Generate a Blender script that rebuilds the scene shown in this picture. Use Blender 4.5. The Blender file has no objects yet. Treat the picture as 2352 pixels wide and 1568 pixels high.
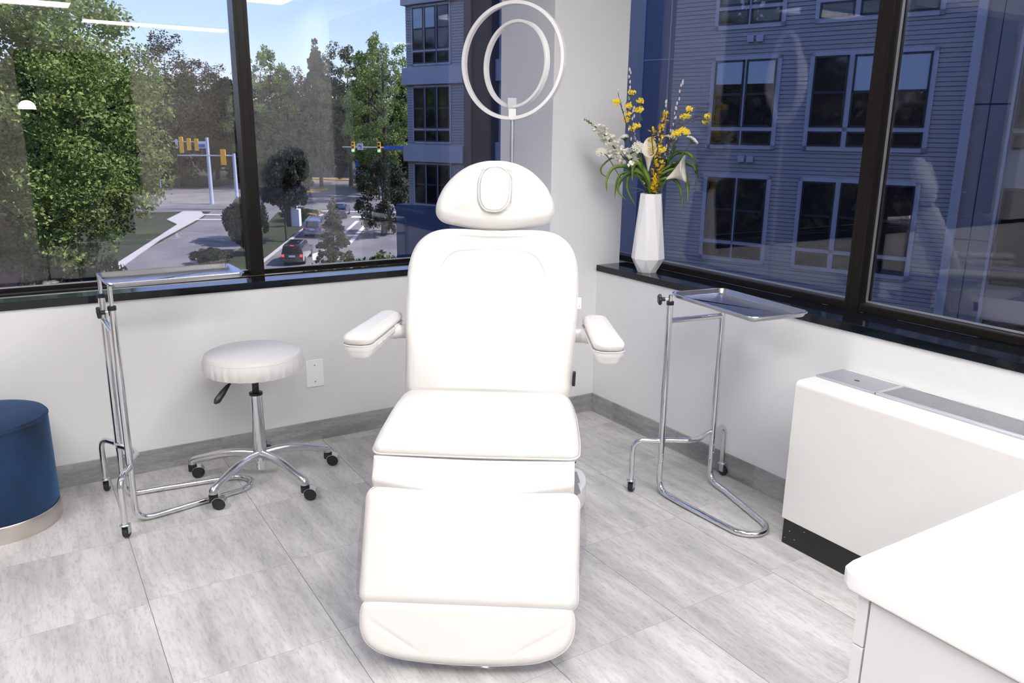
import bpy, bmesh, math, random
import numpy as np
from mathutils import Vector, Matrix
C = bpy.context.scene.collection
scene = bpy.context.scene
PI = math.pi
R = math.radians

# ------------------------------------------------------------------ camera
cd = bpy.data.cameras.new('camera'); cam = bpy.data.objects.new('camera', cd); C.objects.link(cam)
cd.sensor_width = 36.0; cd.lens = 36.0*1839.36/2352.0; cd.clip_start = .05; cd.clip_end = 1200
_r = Vector((.85148930, -.52424035, .01174858)); _u = Vector((.12201377, .21986957, .96786880)); _f = Vector((.50997904, .82269644, -.25118113))
CP = Vector((-2.67288, -3.44074, 1.52))
cam.matrix_world = Matrix(((_r.x, _u.x, -_f.x, CP.x), (_r.y, _u.y, -_f.y, CP.y), (_r.z, _u.z, -_f.z, CP.z), (0, 0, 0, 1)))
scene.camera = cam

# ------------------------------------------------------------------ world, sun, exposure
w = bpy.data.worlds.new('sky'); scene.world = w; w.use_nodes = True
nt = w.node_tree; nt.nodes.clear()
so = nt.nodes.new('ShaderNodeOutputWorld'); bg = nt.nodes.new('ShaderNodeBackground'); sk = nt.nodes.new('ShaderNodeTexSky')
sk.sky_type = 'NISHITA'; sk.sun_disc = False; sk.sun_elevation = R(48); sk.sun_rotation = R(118)
sk.air_density = 1.0; sk.dust_density = .6; sk.ozone_density = 2.0
bg.inputs[1].default_value = .29
tn = nt.nodes.new('ShaderNodeMixRGB'); tn.blend_type = 'MULTIPLY'; tn.inputs[0].default_value = 1; tn.inputs[2].default_value = (.98, .95, 1.12, 1)
nt.links.new(sk.outputs[0], tn.inputs[1]); nt.links.new(tn.outputs[0], bg.inputs[0]); nt.links.new(bg.outputs[0], so.inputs[0])
sd = bpy.data.lights.new('sun', 'SUN'); sun = bpy.data.objects.new('sun', sd); C.objects.link(sun)
sd.energy = 9.0; sd.angle = R(.6); sd.color = (1, .93, .82)
_az, _el = R(118), R(48)
_sd = Vector((math.sin(_az)*math.cos(_el), math.cos(_az)*math.cos(_el), math.sin(_el)))
sun.rotation_euler = (-_sd).to_track_quat('-Z', 'Y').to_euler()
vs = scene.view_settings; vs.view_transform = 'Standard'; vs.look = 'None'; vs.gamma = 1; vs.exposure = 0.0
vs.use_curve_mapping = False
try: scene.display_settings.display_device = 'sRGB'
except Exception: pass

# ------------------------------------------------------------------ materials
MATS = {}
def mat(name, col, rough=.5, metal=0, **k):
    m = bpy.data.materials.new(name); m.use_nodes = True
    b = m.node_tree.nodes['Principled BSDF']
    b.inputs['Base Color'].default_value = (*col, 1); b.inputs['Roughness'].default_value = rough; b.inputs['Metallic'].default_value = metal
    if 'coat' in k: b.inputs['Coat Weight'].default_value = k['coat']; b.inputs['Coat Roughness'].default_value = k.get('cr', .1)
    if 'spec' in k: b.inputs['Specular IOR Level'].default_value = k['spec']
    if 'sheen' in k: b.inputs['Sheen Weight'].default_value = k['sheen']
    if 'emit' in k: b.inputs['Emission Color'].default_value = (*k['emit'], 1); b.inputs['Emission Strength'].default_value = k['es']
    if 'alpha' in k: b.inputs['Alpha'].default_value = k['alpha']
    if 'trans' in k: b.inputs['Transmission Weight'].default_value = k['trans']
    MATS[name] = m
    return m
def N(m, t, **k):
    n = m.node_tree.nodes.new(t)
    for a, b in k.items():
        if a.startswith('i_'):
            key = a[2:]
            n.inputs[int(key) if key.isdigit() else key.replace('_', ' ')].default_value = b
        else: setattr(n, a, b)
    return n
def L(m, a, b): m.node_tree.links.new(a, b)
def BS(m): return m.node_tree.nodes['Principled BSDF']
def noise_col(m, c1, c2, scale, detail=4, stretch=None, lo=.35, hi=.65, rough=.5):
    tc = N(m, 'ShaderNodeTexCoord'); mp = N(m, 'ShaderNodeMapping')
    if stretch: mp.inputs['Scale'].default_value = stretch
    n = N(m, 'ShaderNodeTexNoise'); n.inputs['Scale'].default_value = scale; n.inputs['Detail'].default_value = detail; n.inputs['Roughness'].default_value = rough
    r = N(m, 'ShaderNodeValToRGB'); r.color_ramp.elements[0].position = lo; r.color_ramp.elements[1].position = hi
    r.color_ramp.elements[0].color = (*c1, 1); r.color_ramp.elements[1].color = (*c2, 1)
    L(m, tc.outputs['Object'], mp.inputs[0]); L(m, mp.outputs[0], n.inputs[0]); L(m, n.outputs[0], r.inputs[0]); L(m, r.outputs[0], BS(m).inputs['Base Color'])
    return n, mp, r
def bump(m, scale, strength, dist=.002, detail=3):
    tc = N(m, 'ShaderNodeTexCoord'); n = N(m, 'ShaderNodeTexNoise'); n.inputs['Scale'].default_value = scale; n.inputs['Detail'].default_value = detail
    b = N(m, 'ShaderNodeBump'); b.inputs['Strength'].default_value = strength; b.inputs['Distance'].default_value = dist
    L(m, tc.outputs['Object'], n.inputs[0]); L(m, n.outputs[0], b.inputs['Height']); L(m, b.outputs[0], BS(m).inputs['Normal'])

WALL = mat('wall_paint', (.76, .76, .775), .6); bump(WALL, 260, .25, .0006)
CEIL = mat('ceiling_paint', (.82, .82, .81), .8)
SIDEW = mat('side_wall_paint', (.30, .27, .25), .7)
BEIGE = mat('beige_paint', (.62, .56, .50), .7)
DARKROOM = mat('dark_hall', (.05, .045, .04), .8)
VINYL = mat('white_vinyl', (.715, .70, .69), .42); bump(VINYL, 700, .08, .0003)
VINYLS = mat('white_vinyl_seam', (.75, .73, .72), .5)
PLASW = mat('white_plastic', (.80, .79, .785), .35)
PLASG = mat('grey_plastic', (.30, .31, .33), .45)
CHROME = mat('chrome', (.72, .73, .75), .09, 1)
ALU = mat('polished_aluminium', (.66, .66, .68), .22, 1); bump(ALU, 60, .15, .002)
STEEL = mat('stainless_steel', (.58, .58, .60), .27, 1)
BLACKP = mat('black_plastic', (.012, .012, .014), .35)
RUBBER = mat('black_rubber', (.018, .018, .02), .6)
ZINC = mat('zinc', (.62, .66, .70), .3, 1)
BLKGLOSS = mat('black_sill', (.005, .007, .010), .05, 0, spec=.42)
FRAME = mat('dark_bronze_frame', (.010, .008, .0075), .33, 0, spec=.22)
STEELBAND = mat('brushed_band', (.66, .61, .57), .3, 1)
CABW = mat('white_laminate', (.72, .715, .74), .3)
COUNTER = mat('white_quartz', (.93, .925, .93), .25)
PTACW = mat('cream_enamel', (.74, .73, .715), .38)
SILVER = mat('silver_paint', (.42, .43, .47), .35, .6)
KICK = mat('black_enamel', (.010, .010, .012), .45)
LAMPW = mat('lamp_white', (.86, .85, .86), .35)
LAMPD = mat('lamp_diffuser', (.78, .74, .76), .3)
ALUM = mat('anodised_tube', (.62, .64, .68), .3, .8)
VASE = mat('vase_ceramic', (.86, .86, .89), .25, 0, coat=.3)
LIGHT = mat('light_diffuser', (.9, .9, .9), .5, emit=(1, .975, .945), es=22.5)
DOME = mat('lit_dome', (.9, .9, .9), .5, emit=(1, 1, 1), es=40.0)
TAGW = mat('tag_white', (.92, .90, .94), .6); TAGP = mat('tag_purple', (.35, .22, .50), .6); TAGB = mat('tag_blue', (.45, .50, .68), .6)
SCREW = mat('screw_metal', (.25, .25, .26), .35, 1)
VELVET = mat('blue_velvet', (.004, .045, .15), .75, sheen=.35)
noise_col(VELVET, (.0005, .007, .028), (.0015, .030, .095), 5.5, 5, (1, 1, .6), .38, .66)
BS(VELVET).inputs['Sheen Tint'].default_value = (.1, .35, .8, 1)
CLEAR = bpy.data.materials.new('clear_sheet'); CLEAR.use_nodes = True
_n = CLEAR.node_tree; _n.nodes.clear(); _o = _n.nodes.new('ShaderNodeOutputMaterial'); _t = _n.nodes.new('ShaderNodeBsdfTransparent'); _g = _n.nodes.new('ShaderNodeBsdfGlossy'); _m = _n.nodes.new('ShaderNodeMixShader')
_t.inputs[0].default_value = (.86, .86, .87, 1); _g.inputs['Roughness'].default_value = .12; _m.inputs[0].default_value = .12
_n.links.new(_t.outputs[0], _m.inputs[1]); _n.links.new(_g.outputs[0], _m.inputs[2]); _n.links.new(_m.outputs[0], _o.inputs[0])

def glass_mat(name, tint, base):
    m = bpy.data.materials.new(name); m.use_nodes = True; n = m.node_tree; n.nodes.clear()
    o = n.nodes.new('ShaderNodeOutputMaterial'); t = n.nodes.new('ShaderNodeBsdfTransparent'); g = n.nodes.new('ShaderNodeBsdfGlossy'); mx = n.nodes.new('ShaderNodeMixShader')
    t.inputs[0].default_value = (*tint, 1); g.inputs['Roughness'].default_value = 0.0; g.inputs[0].default_value = (1, 1, 1, 1)
    ge = n.nodes.new('ShaderNodeNewGeometry'); d = n.nodes.new('ShaderNodeVectorMath'); d.operation = 'DOT_PRODUCT'
    ab = n.nodes.new('ShaderNodeMath'); ab.operation = 'ABSOLUTE'; s = n.nodes.new('ShaderNodeMath'); s.operation = 'SUBTRACT'; s.inputs[0].default_value = 1
    p = n.nodes.new('ShaderNodeMath'); p.operation = 'POWER'; p.inputs[1].default_value = 5
    ma = n.nodes.new('ShaderNodeMath'); ma.operation = 'MULTIPLY_ADD'; ma.inputs[1].default_value = 1-base; ma.inputs[2].default_value = base
    k = n.links.new
    k(ge.outputs['Normal'], d.inputs[0]); k(ge.outputs['Incoming'], d.inputs[1]); k(d.outputs['Value'], ab.inputs[0]); k(ab.outputs[0], s.inputs[1]); k(s.outputs[0], p.inputs[0]); k(p.outputs[0], ma.inputs[0])
    k(ma.outputs[0], mx.inputs[0]); k(t.outputs[0], mx.inputs[1]); k(g.outputs[0], mx.inputs[2]); k(mx.outputs[0], o.inputs[0])
    return m
GLASS = glass_mat('tinted_glass', (.81, .81, .87), .050)

# floor: vinyl stone tiles
FLOOR = mat('stone_tile', (.6, .6, .6), .42)
def floor_nodes(m, baseboard=False):
    b = BS(m); tc = N(m, 'ShaderNodeTexCoord'); sp = N(m, 'ShaderNodeSeparateXYZ'); L(m, tc.outputs['Object'], sp.inputs[0])
    def M(op, a, bb=None, c=None):
        n = N(m, 'ShaderNodeMath', operation=op)
        for i, v in enumerate((a, bb, c)):
            if v is None: continue
            if isinstance(v, (int, float)): n.inputs[i].default_value = v
            else: L(m, v, n.inputs[i])
        return n.outputs[0]
    tx = M('DIVIDE', M('ADD', sp.outputs[0], 2.45), .4875); col = M('FLOOR', tx); fx = M('FRACT', tx)
    ty = M('DIVIDE', M('ADD', M('ADD', sp.outputs[1], .80), M('MULTIPLY', col, -.02)), .503); row = M('FLOOR', ty); fy = M('FRACT', ty)
    ex = M('MULTIPLY', M('MINIMUM', fx, M('SUBTRACT', 1, fx)), .4875); ey = M('MULTIPLY', M('MINIMUM', fy, M('SUBTRACT', 1, fy)), .503)
    lx = M('LESS_THAN', ex, .0010); ly = M('LESS_THAN', ey, .0007)
    line = M('MAXIMUM', lx, M('MULTIPLY', ly, .55))
    cb = N(m, 'ShaderNodeCombineXYZ'); L(m, col, cb.inputs[0]); L(m, row, cb.inputs[1])
    wn = N(m, 'ShaderNodeTexWhiteNoise'); wn.noise_dimensions = '3D'; L(m, cb.outputs[0], wn.inputs['Vector'])
    off = N(m, 'ShaderNodeVectorMath', operation='SCALE'); L(m, wn.outputs['Color'], off.inputs[0]); off.inputs['Scale'].default_value = 9
    ad = N(m, 'ShaderNodeVectorMath', operation='ADD'); L(m, tc.outputs['Object'], ad.inputs[0]); L(m, off.outputs[0], ad.inputs[1])
    def nz(scale, stretch, detail, rough):
        mp = N(m, 'ShaderNodeMapping'); mp.inputs['Scale'].default_value = stretch; L(m, ad.outputs[0], mp.inputs[0])
        n = N(m, 'ShaderNodeTexNoise'); n.inputs['Scale'].default_value = scale; n.inputs['Detail'].default_value = detail; n.inputs['Roughness'].default_value = rough
        L(m, mp.outputs[0], n.inputs[0]); return n.outputs[0]
    st = (1, .13, 1) if not baseboard else (.12, .12, 1)
    a = nz(16, st, 6, .62); c = nz(5, (1, .35, 1) if not baseboard else (.3, .3, 1), 3, .5); d = nz(95, (1, .22, 1) if not baseboard else (.3, .3, 1), 5, .75)
    v = M('ADD', M('MULTIPLY', a, .58), M('MULTIPLY', c, .42))
    r = N(m, 'ShaderNodeValToRGB'); r.color_ramp.elements[0].position = .38; r.color_ramp.elements[1].position = .60
    if baseboard: c1, c2 = (.23, .235, .24), (.41, .415, .42)
    else: c1, c2 = (.40, .395, .40), (.62, .608, .605)
    r.color_ramp.elements[0].color = (*c1, 1); r.color_ramp.elements[1].color = (*c2, 1)
    L(m, v, r.inputs[0])
    # fine dark pores and a few tan streaks
    r2 = N(m, 'ShaderNodeValToRGB'); r2.color_ramp.elements[0].position = .34; r2.color_ramp.elements[1].position = .52
    r2.color_ramp.elements[0].color = (.76, .745, .73, 1); r2.color_ramp.elements[1].color = (1, 1, 1, 1); L(m, d, r2.inputs[0])
    mx = N(m, 'ShaderNodeMixRGB', blend_type='MULTIPLY'); mx.inputs[0].default_value = 1; L(m, r.outputs[0], mx.inputs[1]); L(m, r2.outputs[0], mx.inputs[2])
    e = nz(9, (1, .25, 1), 5, .7)
    r3 = N(m, 'ShaderNodeValToRGB'); r3.color_ramp.elements[0].position = .63; r3.color_ramp.elements[1].position = .74; L(m, e, r3.inputs[0])
    tan = N(m, 'ShaderNodeMixRGB'); tan.inputs[2].default_value = (.42, .34, .28, 1); L(m, M('MULTIPLY', r3.outputs[0], .35), tan.inputs[0]); L(m, mx.outputs[0], tan.inputs[1])
    if baseboard: L(m, tan.outputs[0], b.inputs['Base Color']); return
    gl = N(m, 'ShaderNodeMixRGB'); gl.inputs[2].default_value = (.12, .115, .11, 1); L(m, line, gl.inputs[0]); L(m, tan.outputs[0], gl.inputs[1])
    L(m, gl.outputs[0], b.inputs['Base Color'])
    bp = N(m, 'ShaderNodeBump'); bp.inputs['Strength'].default_value = .25; bp.inputs['Distance'].default_value = .001; L(m, d, bp.inputs['Height']); L(m, bp.outputs[0], b.inputs['Normal'])
floor_nodes(FLOOR)
BASEB = mat('stone_baseboard', (.3, .3, .3), .5); floor_nodes(BASEB, True)

# outside
SIDING = mat('blue_siding', (.42, .385, .40), .6)
TRIMB = mat('blue_trim_board', (.54, .52, .58), .6)
NAVY = mat('navy_panel', (.06, .10, .20), .55)
NAVYG = mat('panel_joint', (.28, .36, .55), .5)
BROWNP = mat('brown_panel', (.16, .10, .09), .7); DBROWN = mat('dark_brown_panel', (.035, .018, .022), .7)
TAUPE = mat('taupe_panel', (.34, .31, .31), .7)
WFRAME = mat('dark_window_frame', (.02, .022, .035), .4)
WGLASS = mat('building_glass', (.012, .014, .018), .05, 0, spec=.6)
BLIND = mat('grey_blind', (.55, .62, .68), .8)
OUTW = mat('dark_outer_wall', (.03, .032, .036), .3)
ASPH = mat('asphalt', (.17, .165, .165), .85); noise_col(ASPH, (.13, .13, .135), (.19, .18, .175), .3, 5)
CONC = mat('concrete', (.45, .43, .41), .85)
GRASS = mat('grass', (.05, .09, .02), .9); noise_col(GRASS, (.012, .018, .007), (.04, .052, .014), .12, 6)  # grass kept very dark: the shade under the trees is in its colour
PAINTW = mat('road_paint', (.62, .60, .58), .8); PAINTY = mat('yellow_kerb', (.55, .32, .03), .8)
def leafmat(name, c1, c2, s=.5):
    m = mat(name, c1, .6); noise_col(m, c1, c2, s, 4, None, .35, .7)
    BS(m).inputs['Specular IOR Level'].default_value = .25
    b = BS(m); tr = N(m, 'ShaderNodeBsdfTranslucent'); mx = N(m, 'ShaderNodeMixShader'); mx.inputs[0].default_value = .3
    ramp = [n for n in m.node_tree.nodes if n.type == 'VALTORGB'][0]
    L(m, ramp.outputs[0], tr.inputs[0]); L(m, b.outputs[0], mx.inputs[1]); L(m, tr.outputs[0], mx.inputs[2])
    L(m, mx.outputs[0], m.node_tree.nodes['Material Output'].inputs[0]); return m
LEAF1 = leafmat('oak_leaf', (.14, .20, .055), (.32, .42, .13), .7)
LEAF2 = leafmat('mid_leaf', (.065, .085, .03), (.15, .175, .06), .12)
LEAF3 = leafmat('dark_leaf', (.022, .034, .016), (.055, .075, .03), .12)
LEAF4 = leafmat('pine_needles', (.055, .058, .035), (.12, .115, .065), .12)
LEAF5 = leafmat('bright_hedge_leaf', (.05, .08, .015), (.16, .20, .03), .8)
BARK = mat('bark', (.05, .038, .03), .9)
YEL = mat('signal_yellow', (.95, .48, .02), .5); POLEM = mat('galvanised_pole', (.45, .50, .62), .5, .3)
SIGNW = mat('sign_white', (.65, .68, .75), .5); SIGNB = mat('sign_blue', (.03, .12, .48), .5); SIGNK = mat('sign_black', (.01, .01, .01), .5)
GREENL = mat('green_signal', (.1, .8, .6), .4, emit=(.10, 1.0, .62), es=5); REDL = mat('tail_lamp', (.8, .02, .02), .4, emit=(1, .05, .03), es=3)
ORANGEL = mat('orange_hand_signal', (.8, .3, .02), .4, emit=(1, .35, .03), es=1.2)
CARB = mat('black_car_paint', (.012, .014, .02), .15, .3, coat=1); CARS = mat('silver_car_paint', (.30, .34, .40), .25, .6, coat=.6); CARGL = mat('car_glass', (.01, .012, .015), .05)
CARBL = mat('blue_grey_car_paint', (.06, .09, .14), .2, .4, coat=.6)
BRICK = mat('red_brick', (.25, .09, .07), .85)
def brick_nodes(m):
    tc = N(m, 'ShaderNodeTexCoord'); mp = N(m, 'ShaderNodeMapping'); mp.inputs['Rotation'].default_value = (R(90), 0, 0)
    b = N(m, 'ShaderNodeTexBrick'); b.inputs['Scale'].default_value = 4; b.inputs[1].default_value = (.25, .08, .07, 1); b.inputs[2].default_value = (.18, .06, .05, 1); b.inputs[3].default_value = (.4, .35, .32, 1)
    L(m, tc.outputs['Object'], mp.inputs[0]); L(m, mp.outputs[0], b.inputs[0]); L(m, b.outputs[0], BS(m).inputs['Base Color'])
brick_nodes(BRICK)
FLOWERW = mat('white_petal', (.92, .91, .82), .6); FLOWERY = mat('yellow_blossom', (1.0, .76, .05), .6); FLOWERC = mat('calla_cream', (.82, .77, .66), .45)
BUDG = mat('pale_bud', (.60, .58, .64), .8); STEMG = mat('green_stem', (.06, .11, .03), .6); STEMB = mat('brown_twig', (.07, .04, .03), .7)
BLADE = mat('strap_leaf', (.075, .16, .02), .45); noise_col(BLADE, (.045, .11, .012), (.17, .28, .03), 14, 2)
ROUNDL = mat('eucalyptus_leaf', (.09, .19, .06), .5); BUDGR = mat('green_bud', (.22, .25, .09), .6); LACEG = mat('lace_green', (.10, .16, .06), .7)

# ------------------------------------------------------------------ mesh helpers
class MB:
    def __init__(s): s.v = []; s.f = []; s.m = []; s.cur = 0
    def add(s, vs_, fs):
        o = len(s.v); s.v += [tuple(x) for x in vs_]
        for f in fs: s.f.append(tuple(i+o for i in f)); s.m.append(s.cur)
        return s
    def mat(s, i): s.cur = i; return s
    def box(s, x0, x1, y0, y1, z0, z1):
        v = [(x0, y0, z0), (x1, y0, z0), (x1, y1, z0), (x0, y1, z0), (x0, y0, z1), (x1, y0, z1), (x1, y1, z1), (x0, y1, z1)]
        return s.add(v, [(0, 3, 2, 1), (4, 5, 6, 7), (0, 1, 5, 4), (1, 2, 6, 5), (2, 3, 7, 6), (3, 0, 4, 7)])
    def obox(s, O, X, Y, Z):
        O, X, Y, Z = map(Vector, (O, X, Y, Z)); v = [O, O+X, O+X+Y, O+Y, O+Z, O+X+Z, O+X+Y+Z, O+Y+Z]
        return s.add(v, [(0, 3, 2, 1), (4, 5, 6, 7), (0, 1, 5, 4), (1, 2, 6, 5), (2, 3, 7, 6), (3, 0, 4, 7)])
    def tube(s, pts, r, seg=12, closed=False, caps=True):
        P = [Vector(p) for p in pts]; n = len(P); rs = r if isinstance(r, (list, tuple)) else [r]*n
        T = []
        for i in range(n):
            a = P[(i-1) % n] if (closed or i > 0) else P[i]; b = P[(i+1) % n] if (closed or i < n-1) else P[i]
            t = (b-a); T.append(t.normalized() if t.length > 1e-9 else Vector((0, 0, 1)))
        up = Vector((0, 0, 1)) if abs(T[0].z) < .9 else Vector((1, 0, 0))
        nrm = (up - T[0]*up.dot(T[0])).normalized(); vs_ = []
        for i in range(n):
            nrm = (nrm - T[i]*nrm.dot(T[i])); nrm = nrm.normalized() if nrm.length > 1e-6 else Vector((1, 0, 0)); bi = T[i].cross(nrm)
            for k in range(seg):
                a = 2*PI*k/seg; vs_.append(P[i]+nrm*math.cos(a)*rs[i]+bi*math.sin(a)*rs[i])
        fs = []; m = n if closed else n-1
        for i in range(m):
            for k in range(seg):
                j = (i+1) % n; fs.append((i*seg+k, i*seg+(k+1) % seg, j*seg+(k+1) % seg, j*seg+k))
        if caps and not closed: fs.append(tuple(reversed(range(seg)))); fs.append(tuple((n-1)*seg+k for k in range(seg)))
        return s.add(vs_, fs)
    def lathe(s, prof, c=(0, 0, 0), seg=32, axis=None, sx=1, sy=1):
        # prof: (radius, height) list ; closed with caps where radius 0
        c = Vector(c); ax = Vector(axis).normalized() if axis else Vector((0, 0, 1))
        q = Vector((0, 0, 1)).rotation_difference(ax); vs_ = []; fs = []
        for r_, z in prof:
            for k in range(seg):
                a = 2*PI*k/seg; vs_.append(c + q @ Vector((r_*sx*math.cos(a), r_*sy*math.sin(a), z)))
        for i in range(len(prof)-1):
            for k in range(seg): fs.append((i*seg+k, i*seg+(k+1) % seg, (i+1)*seg+(k+1) % seg, (i+1)*seg+k))
        fs.append(tuple(reversed(range(seg)))); fs.append(tuple((len(prof)-1)*seg+k for k in range(seg)))
        return s.add(vs_, fs)
    def ball(s, c, r, seg=8, ring=5, sc=(1, 1, 1)):
        vs_ = []; fs = []
        for i in range(ring+1):
            t = PI*i/ring
            for k in range(seg):
                a = 2*PI*k/seg; vs_.append((c[0]+r*sc[0]*math.sin(t)*math.cos(a), c[1]+r*sc[1]*math.sin(t)*math.sin(a), c[2]+r*sc[2]*math.cos(t)))
        for i in range(ring):
            for k in range(seg): fs.append((i*seg+k, (i+1)*seg+k, (i+1)*seg+(k+1) % seg, i*seg+(k+1) % seg))
        return s.add(vs_, fs)
    def build(s, name, mats, parent=None, smooth=True, angle=40, bevel=0, bseg=2, sub=0):
        me = bpy.data.meshes.new(name); me.from_pydata(s.v, [], s.f)
        for m in (mats if isinstance(mats, (list, tuple)) else [mats]): me.materials.append(m)
        me.polygons.foreach_set('material_index', s.m)
        bm = bmesh.new(); bm.from_mesh(me); bmesh.ops.remove_doubles(bm, verts=bm.verts, dist=1e-6); bmesh.ops.recalc_face_normals(bm, faces=bm.faces)
        bm.to_mesh(me); bm.free()
        if smooth:
            me.polygons.foreach_set('use_smooth', [True]*len(me.polygons)); me.set_sharp_from_angle(angle=R(angle))
        o = bpy.data.objects.new(name, me); C.objects.link(o)
        if parent: o.parent = parent
        if bevel:
            b = o.modifiers.new('bevel', 'BEVEL'); b.width = bevel; b.segments = bseg; b.limit_method = 'ANGLE'; b.angle_limit = R(35); b.harden_normals = False
        if sub:
            b = o.modifiers.new('subsurf', 'SUBSURF'); b.levels = sub; b.render_levels = sub
        return o
def tag(o, label=None, cat=None, group=None, kind=None):
    if label: o['label'] = label
    if cat: o['category'] = cat
    if group: o['group'] = group
    if kind: o['kind'] = kind
    return o
def thing(name, label, cat, loc=(0, 0, 0), rz=0, group=None, kind=None):
    o = bpy.data.objects.new(name, None); C.objects.link(o); o.location = loc; o.rotation_euler = (0, 0, rz); o.empty_display_size = .1
    return tag(o, label, cat, group, kind)
def struct(o): o['kind'] = 'structure'; return o
def copy_tree(o, parent=None):
    c = o.copy(); C.objects.link(c)
    if parent: c.parent = parent
    for ch in list(o.children): copy_tree(ch, c)
    return c
def fillet(pts, r, n=6):
    P = [Vector(p) for p in pts]; out = [P[0]]
    for i in range(1, len(P)-1):
        a, b, c = P[i-1], P[i], P[i+1]; u = (a-b); v = (c-b); rr = min(r if not isinstance(r, (list, tuple)) else r[i], u.length*.48, v.length*.48)
        p0 = b+u.normalized()*rr; p1 = b+v.normalized()*rr
        for k in range(n+1):
            t = k/n; out.append(p0*(1-t)**2+b*2*t*(1-t)+p1*t*t)
    out.append(P[-1]); return out
def cat(P, n=8, closed=False):
    P = [Vector(p) for p in P]; out = []; m = len(P)
    for i in range(m if closed else m-1):
        g = (lambda k: P[k % m]) if closed else (lambda k: P[max(0, min(m-1, k))])
        a, b, c, d = g(i-1), g(i), g(i+1), g(i+2)
        for k in range(n):
            t = k/n; out.append(.5*((2*b)+(c-a)*t+(2*a-5*b+4*c-d)*t*t+(3*b-a-3*c+d)*t**3))
    if not closed: out.append(P[-1])
    return out
def rrect(hw, hl, r, n=8):
    """rounded rect outline; r = (bottom-left, bottom-right, top-right, top-left)"""
    if not isinstance(r, (list, tuple)): r = (r,)*4
    out = []
    for (cx, cy, a0, rr) in ((-1, -1, 180, r[0]), (1, -1, 270, r[1]), (1, 1, 0, r[2]), (-1, 1, 90, r[3])):
        for k in range(n+1):
            a = R(a0+90*k/n); out.append((cx*(hw-rr)+rr*math.cos(a), cy*(hl-rr)+rr*math.sin(a)))
    return out
def resample(out, n):
    P = [Vector((p[0], p[1])) for p in out]; P.append(P[0]); d = [0]
    for i in range(len(P)-1): d.append(d[-1]+(P[i+1]-P[i]).length)
    res = []; j = 0
    for k in range(n):
        t = d[-1]*k/n
        while d[j+1] < t: j += 1
        q = (t-d[j])/max(1e-9, d[j+1]-d[j]); res.append(P[j].lerp(P[j+1], q))
    return res
def cushion(outline, thick, er, O, X, Y, Z, nper=160, rings=30, h=None, inset_back=0.0, mb=None, dome=0.0):
    """soft pad: outline in the X/Y plane at O, front face towards Z, back at -thick"""
    O, X, Y, Z = map(Vector, (O, X, Y, Z)); P = resample(outline, nper); mb = mb or MB()
    nr = []
    for i in range(nper):
        t = (P[(i+1) % nper]-P[i-1]); nn = Vector((t.y, -t.x)); nr.append(nn.normalized())
    area = sum(P[i].x*P[(i+1) % nper].y-P[(i+1) % nper].x*P[i].y for i in range(nper))
    if area < 0: nr = [-a for a in nr]
    cen = sum(P, Vector((0, 0)))/nper; vs_ = []; cnt = 0
    def ring(ins, z):
        nonlocal cnt
        for i in range(nper):
            q = P[i]-nr[i]*ins; vs_.append(O+X*q.x+Y*q.y+Z*z)
        cnt += 1
    ring(er*.9+inset_back, -thick)
    for k in range(1, 6): a = PI/2*k/5; ring(er*(1-math.sin(a))*.9+inset_back*(1-k/5), -thick+er*(1-math.cos(a)))
    for k in range(0, 9): a = PI/2*k/8; ring(er*(1-math.cos(a)), -er+er*math.sin(a))
    base = [P[i]-nr[i]*er for i in range(nper)]
    for k in range(1, rings+1):
        s = 1-k/rings; s = max(s, .004)
        for i in range(nper):
            q = cen+(base[i]-cen)*s; zz = dome*(1-s*s)**1.5
            if h: zz += h(q.x, q.y)*min(1, (1-s)*rings/2.0)
            vs_.append(O+X*q.x+Y*q.y+Z*zz)
        cnt += 1
    fs = []
    for j in range(cnt-1):
        for i in range(nper):
            fs.append((j*nper+i, j*nper+(i+1) % nper, (j+1)*nper+(i+1) % nper, (j+1)*nper+i))
    fs.append(tuple(reversed(range(nper)))); fs.append(tuple((cnt-1)*nper+i for i in range(nper)))
    return mb.add(vs_, fs)
def fpoly(pts, r, n=6):
    """closed polygon with rounded corners"""
    P = [Vector(p) for p in pts]; m = len(P); out = []
    for i in range(m):
        a, b, c = P[i-1], P[i], P[(i+1) % m]; u = a-b; v = c-b; rr = min(r[i] if isinstance(r, (list, tuple)) else r, u.length*.49, v.length*.49)
        p0 = b+u.normalized()*rr; p1 = b+v.normalized()*rr
        for k in range(n+1): t = k/n; q = p0*(1-t)**2+b*2*t*(1-t)+p1*t*t; out.append((q.x, q.y))
    return out
def outline3(outline, O, X, Y, n=120, ins=0):
    O, X, Y = map(Vector, (O, X, Y)); P = resample(outline, n); out = []
    for i in range(n):
        t = (P[(i+1) % n]-P[i-1]); nn = Vector((t.y, -t.x)).normalized(); q = P[i]-nn*ins; out.append(O+X*q.x+Y*q.y)
    return out
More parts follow.
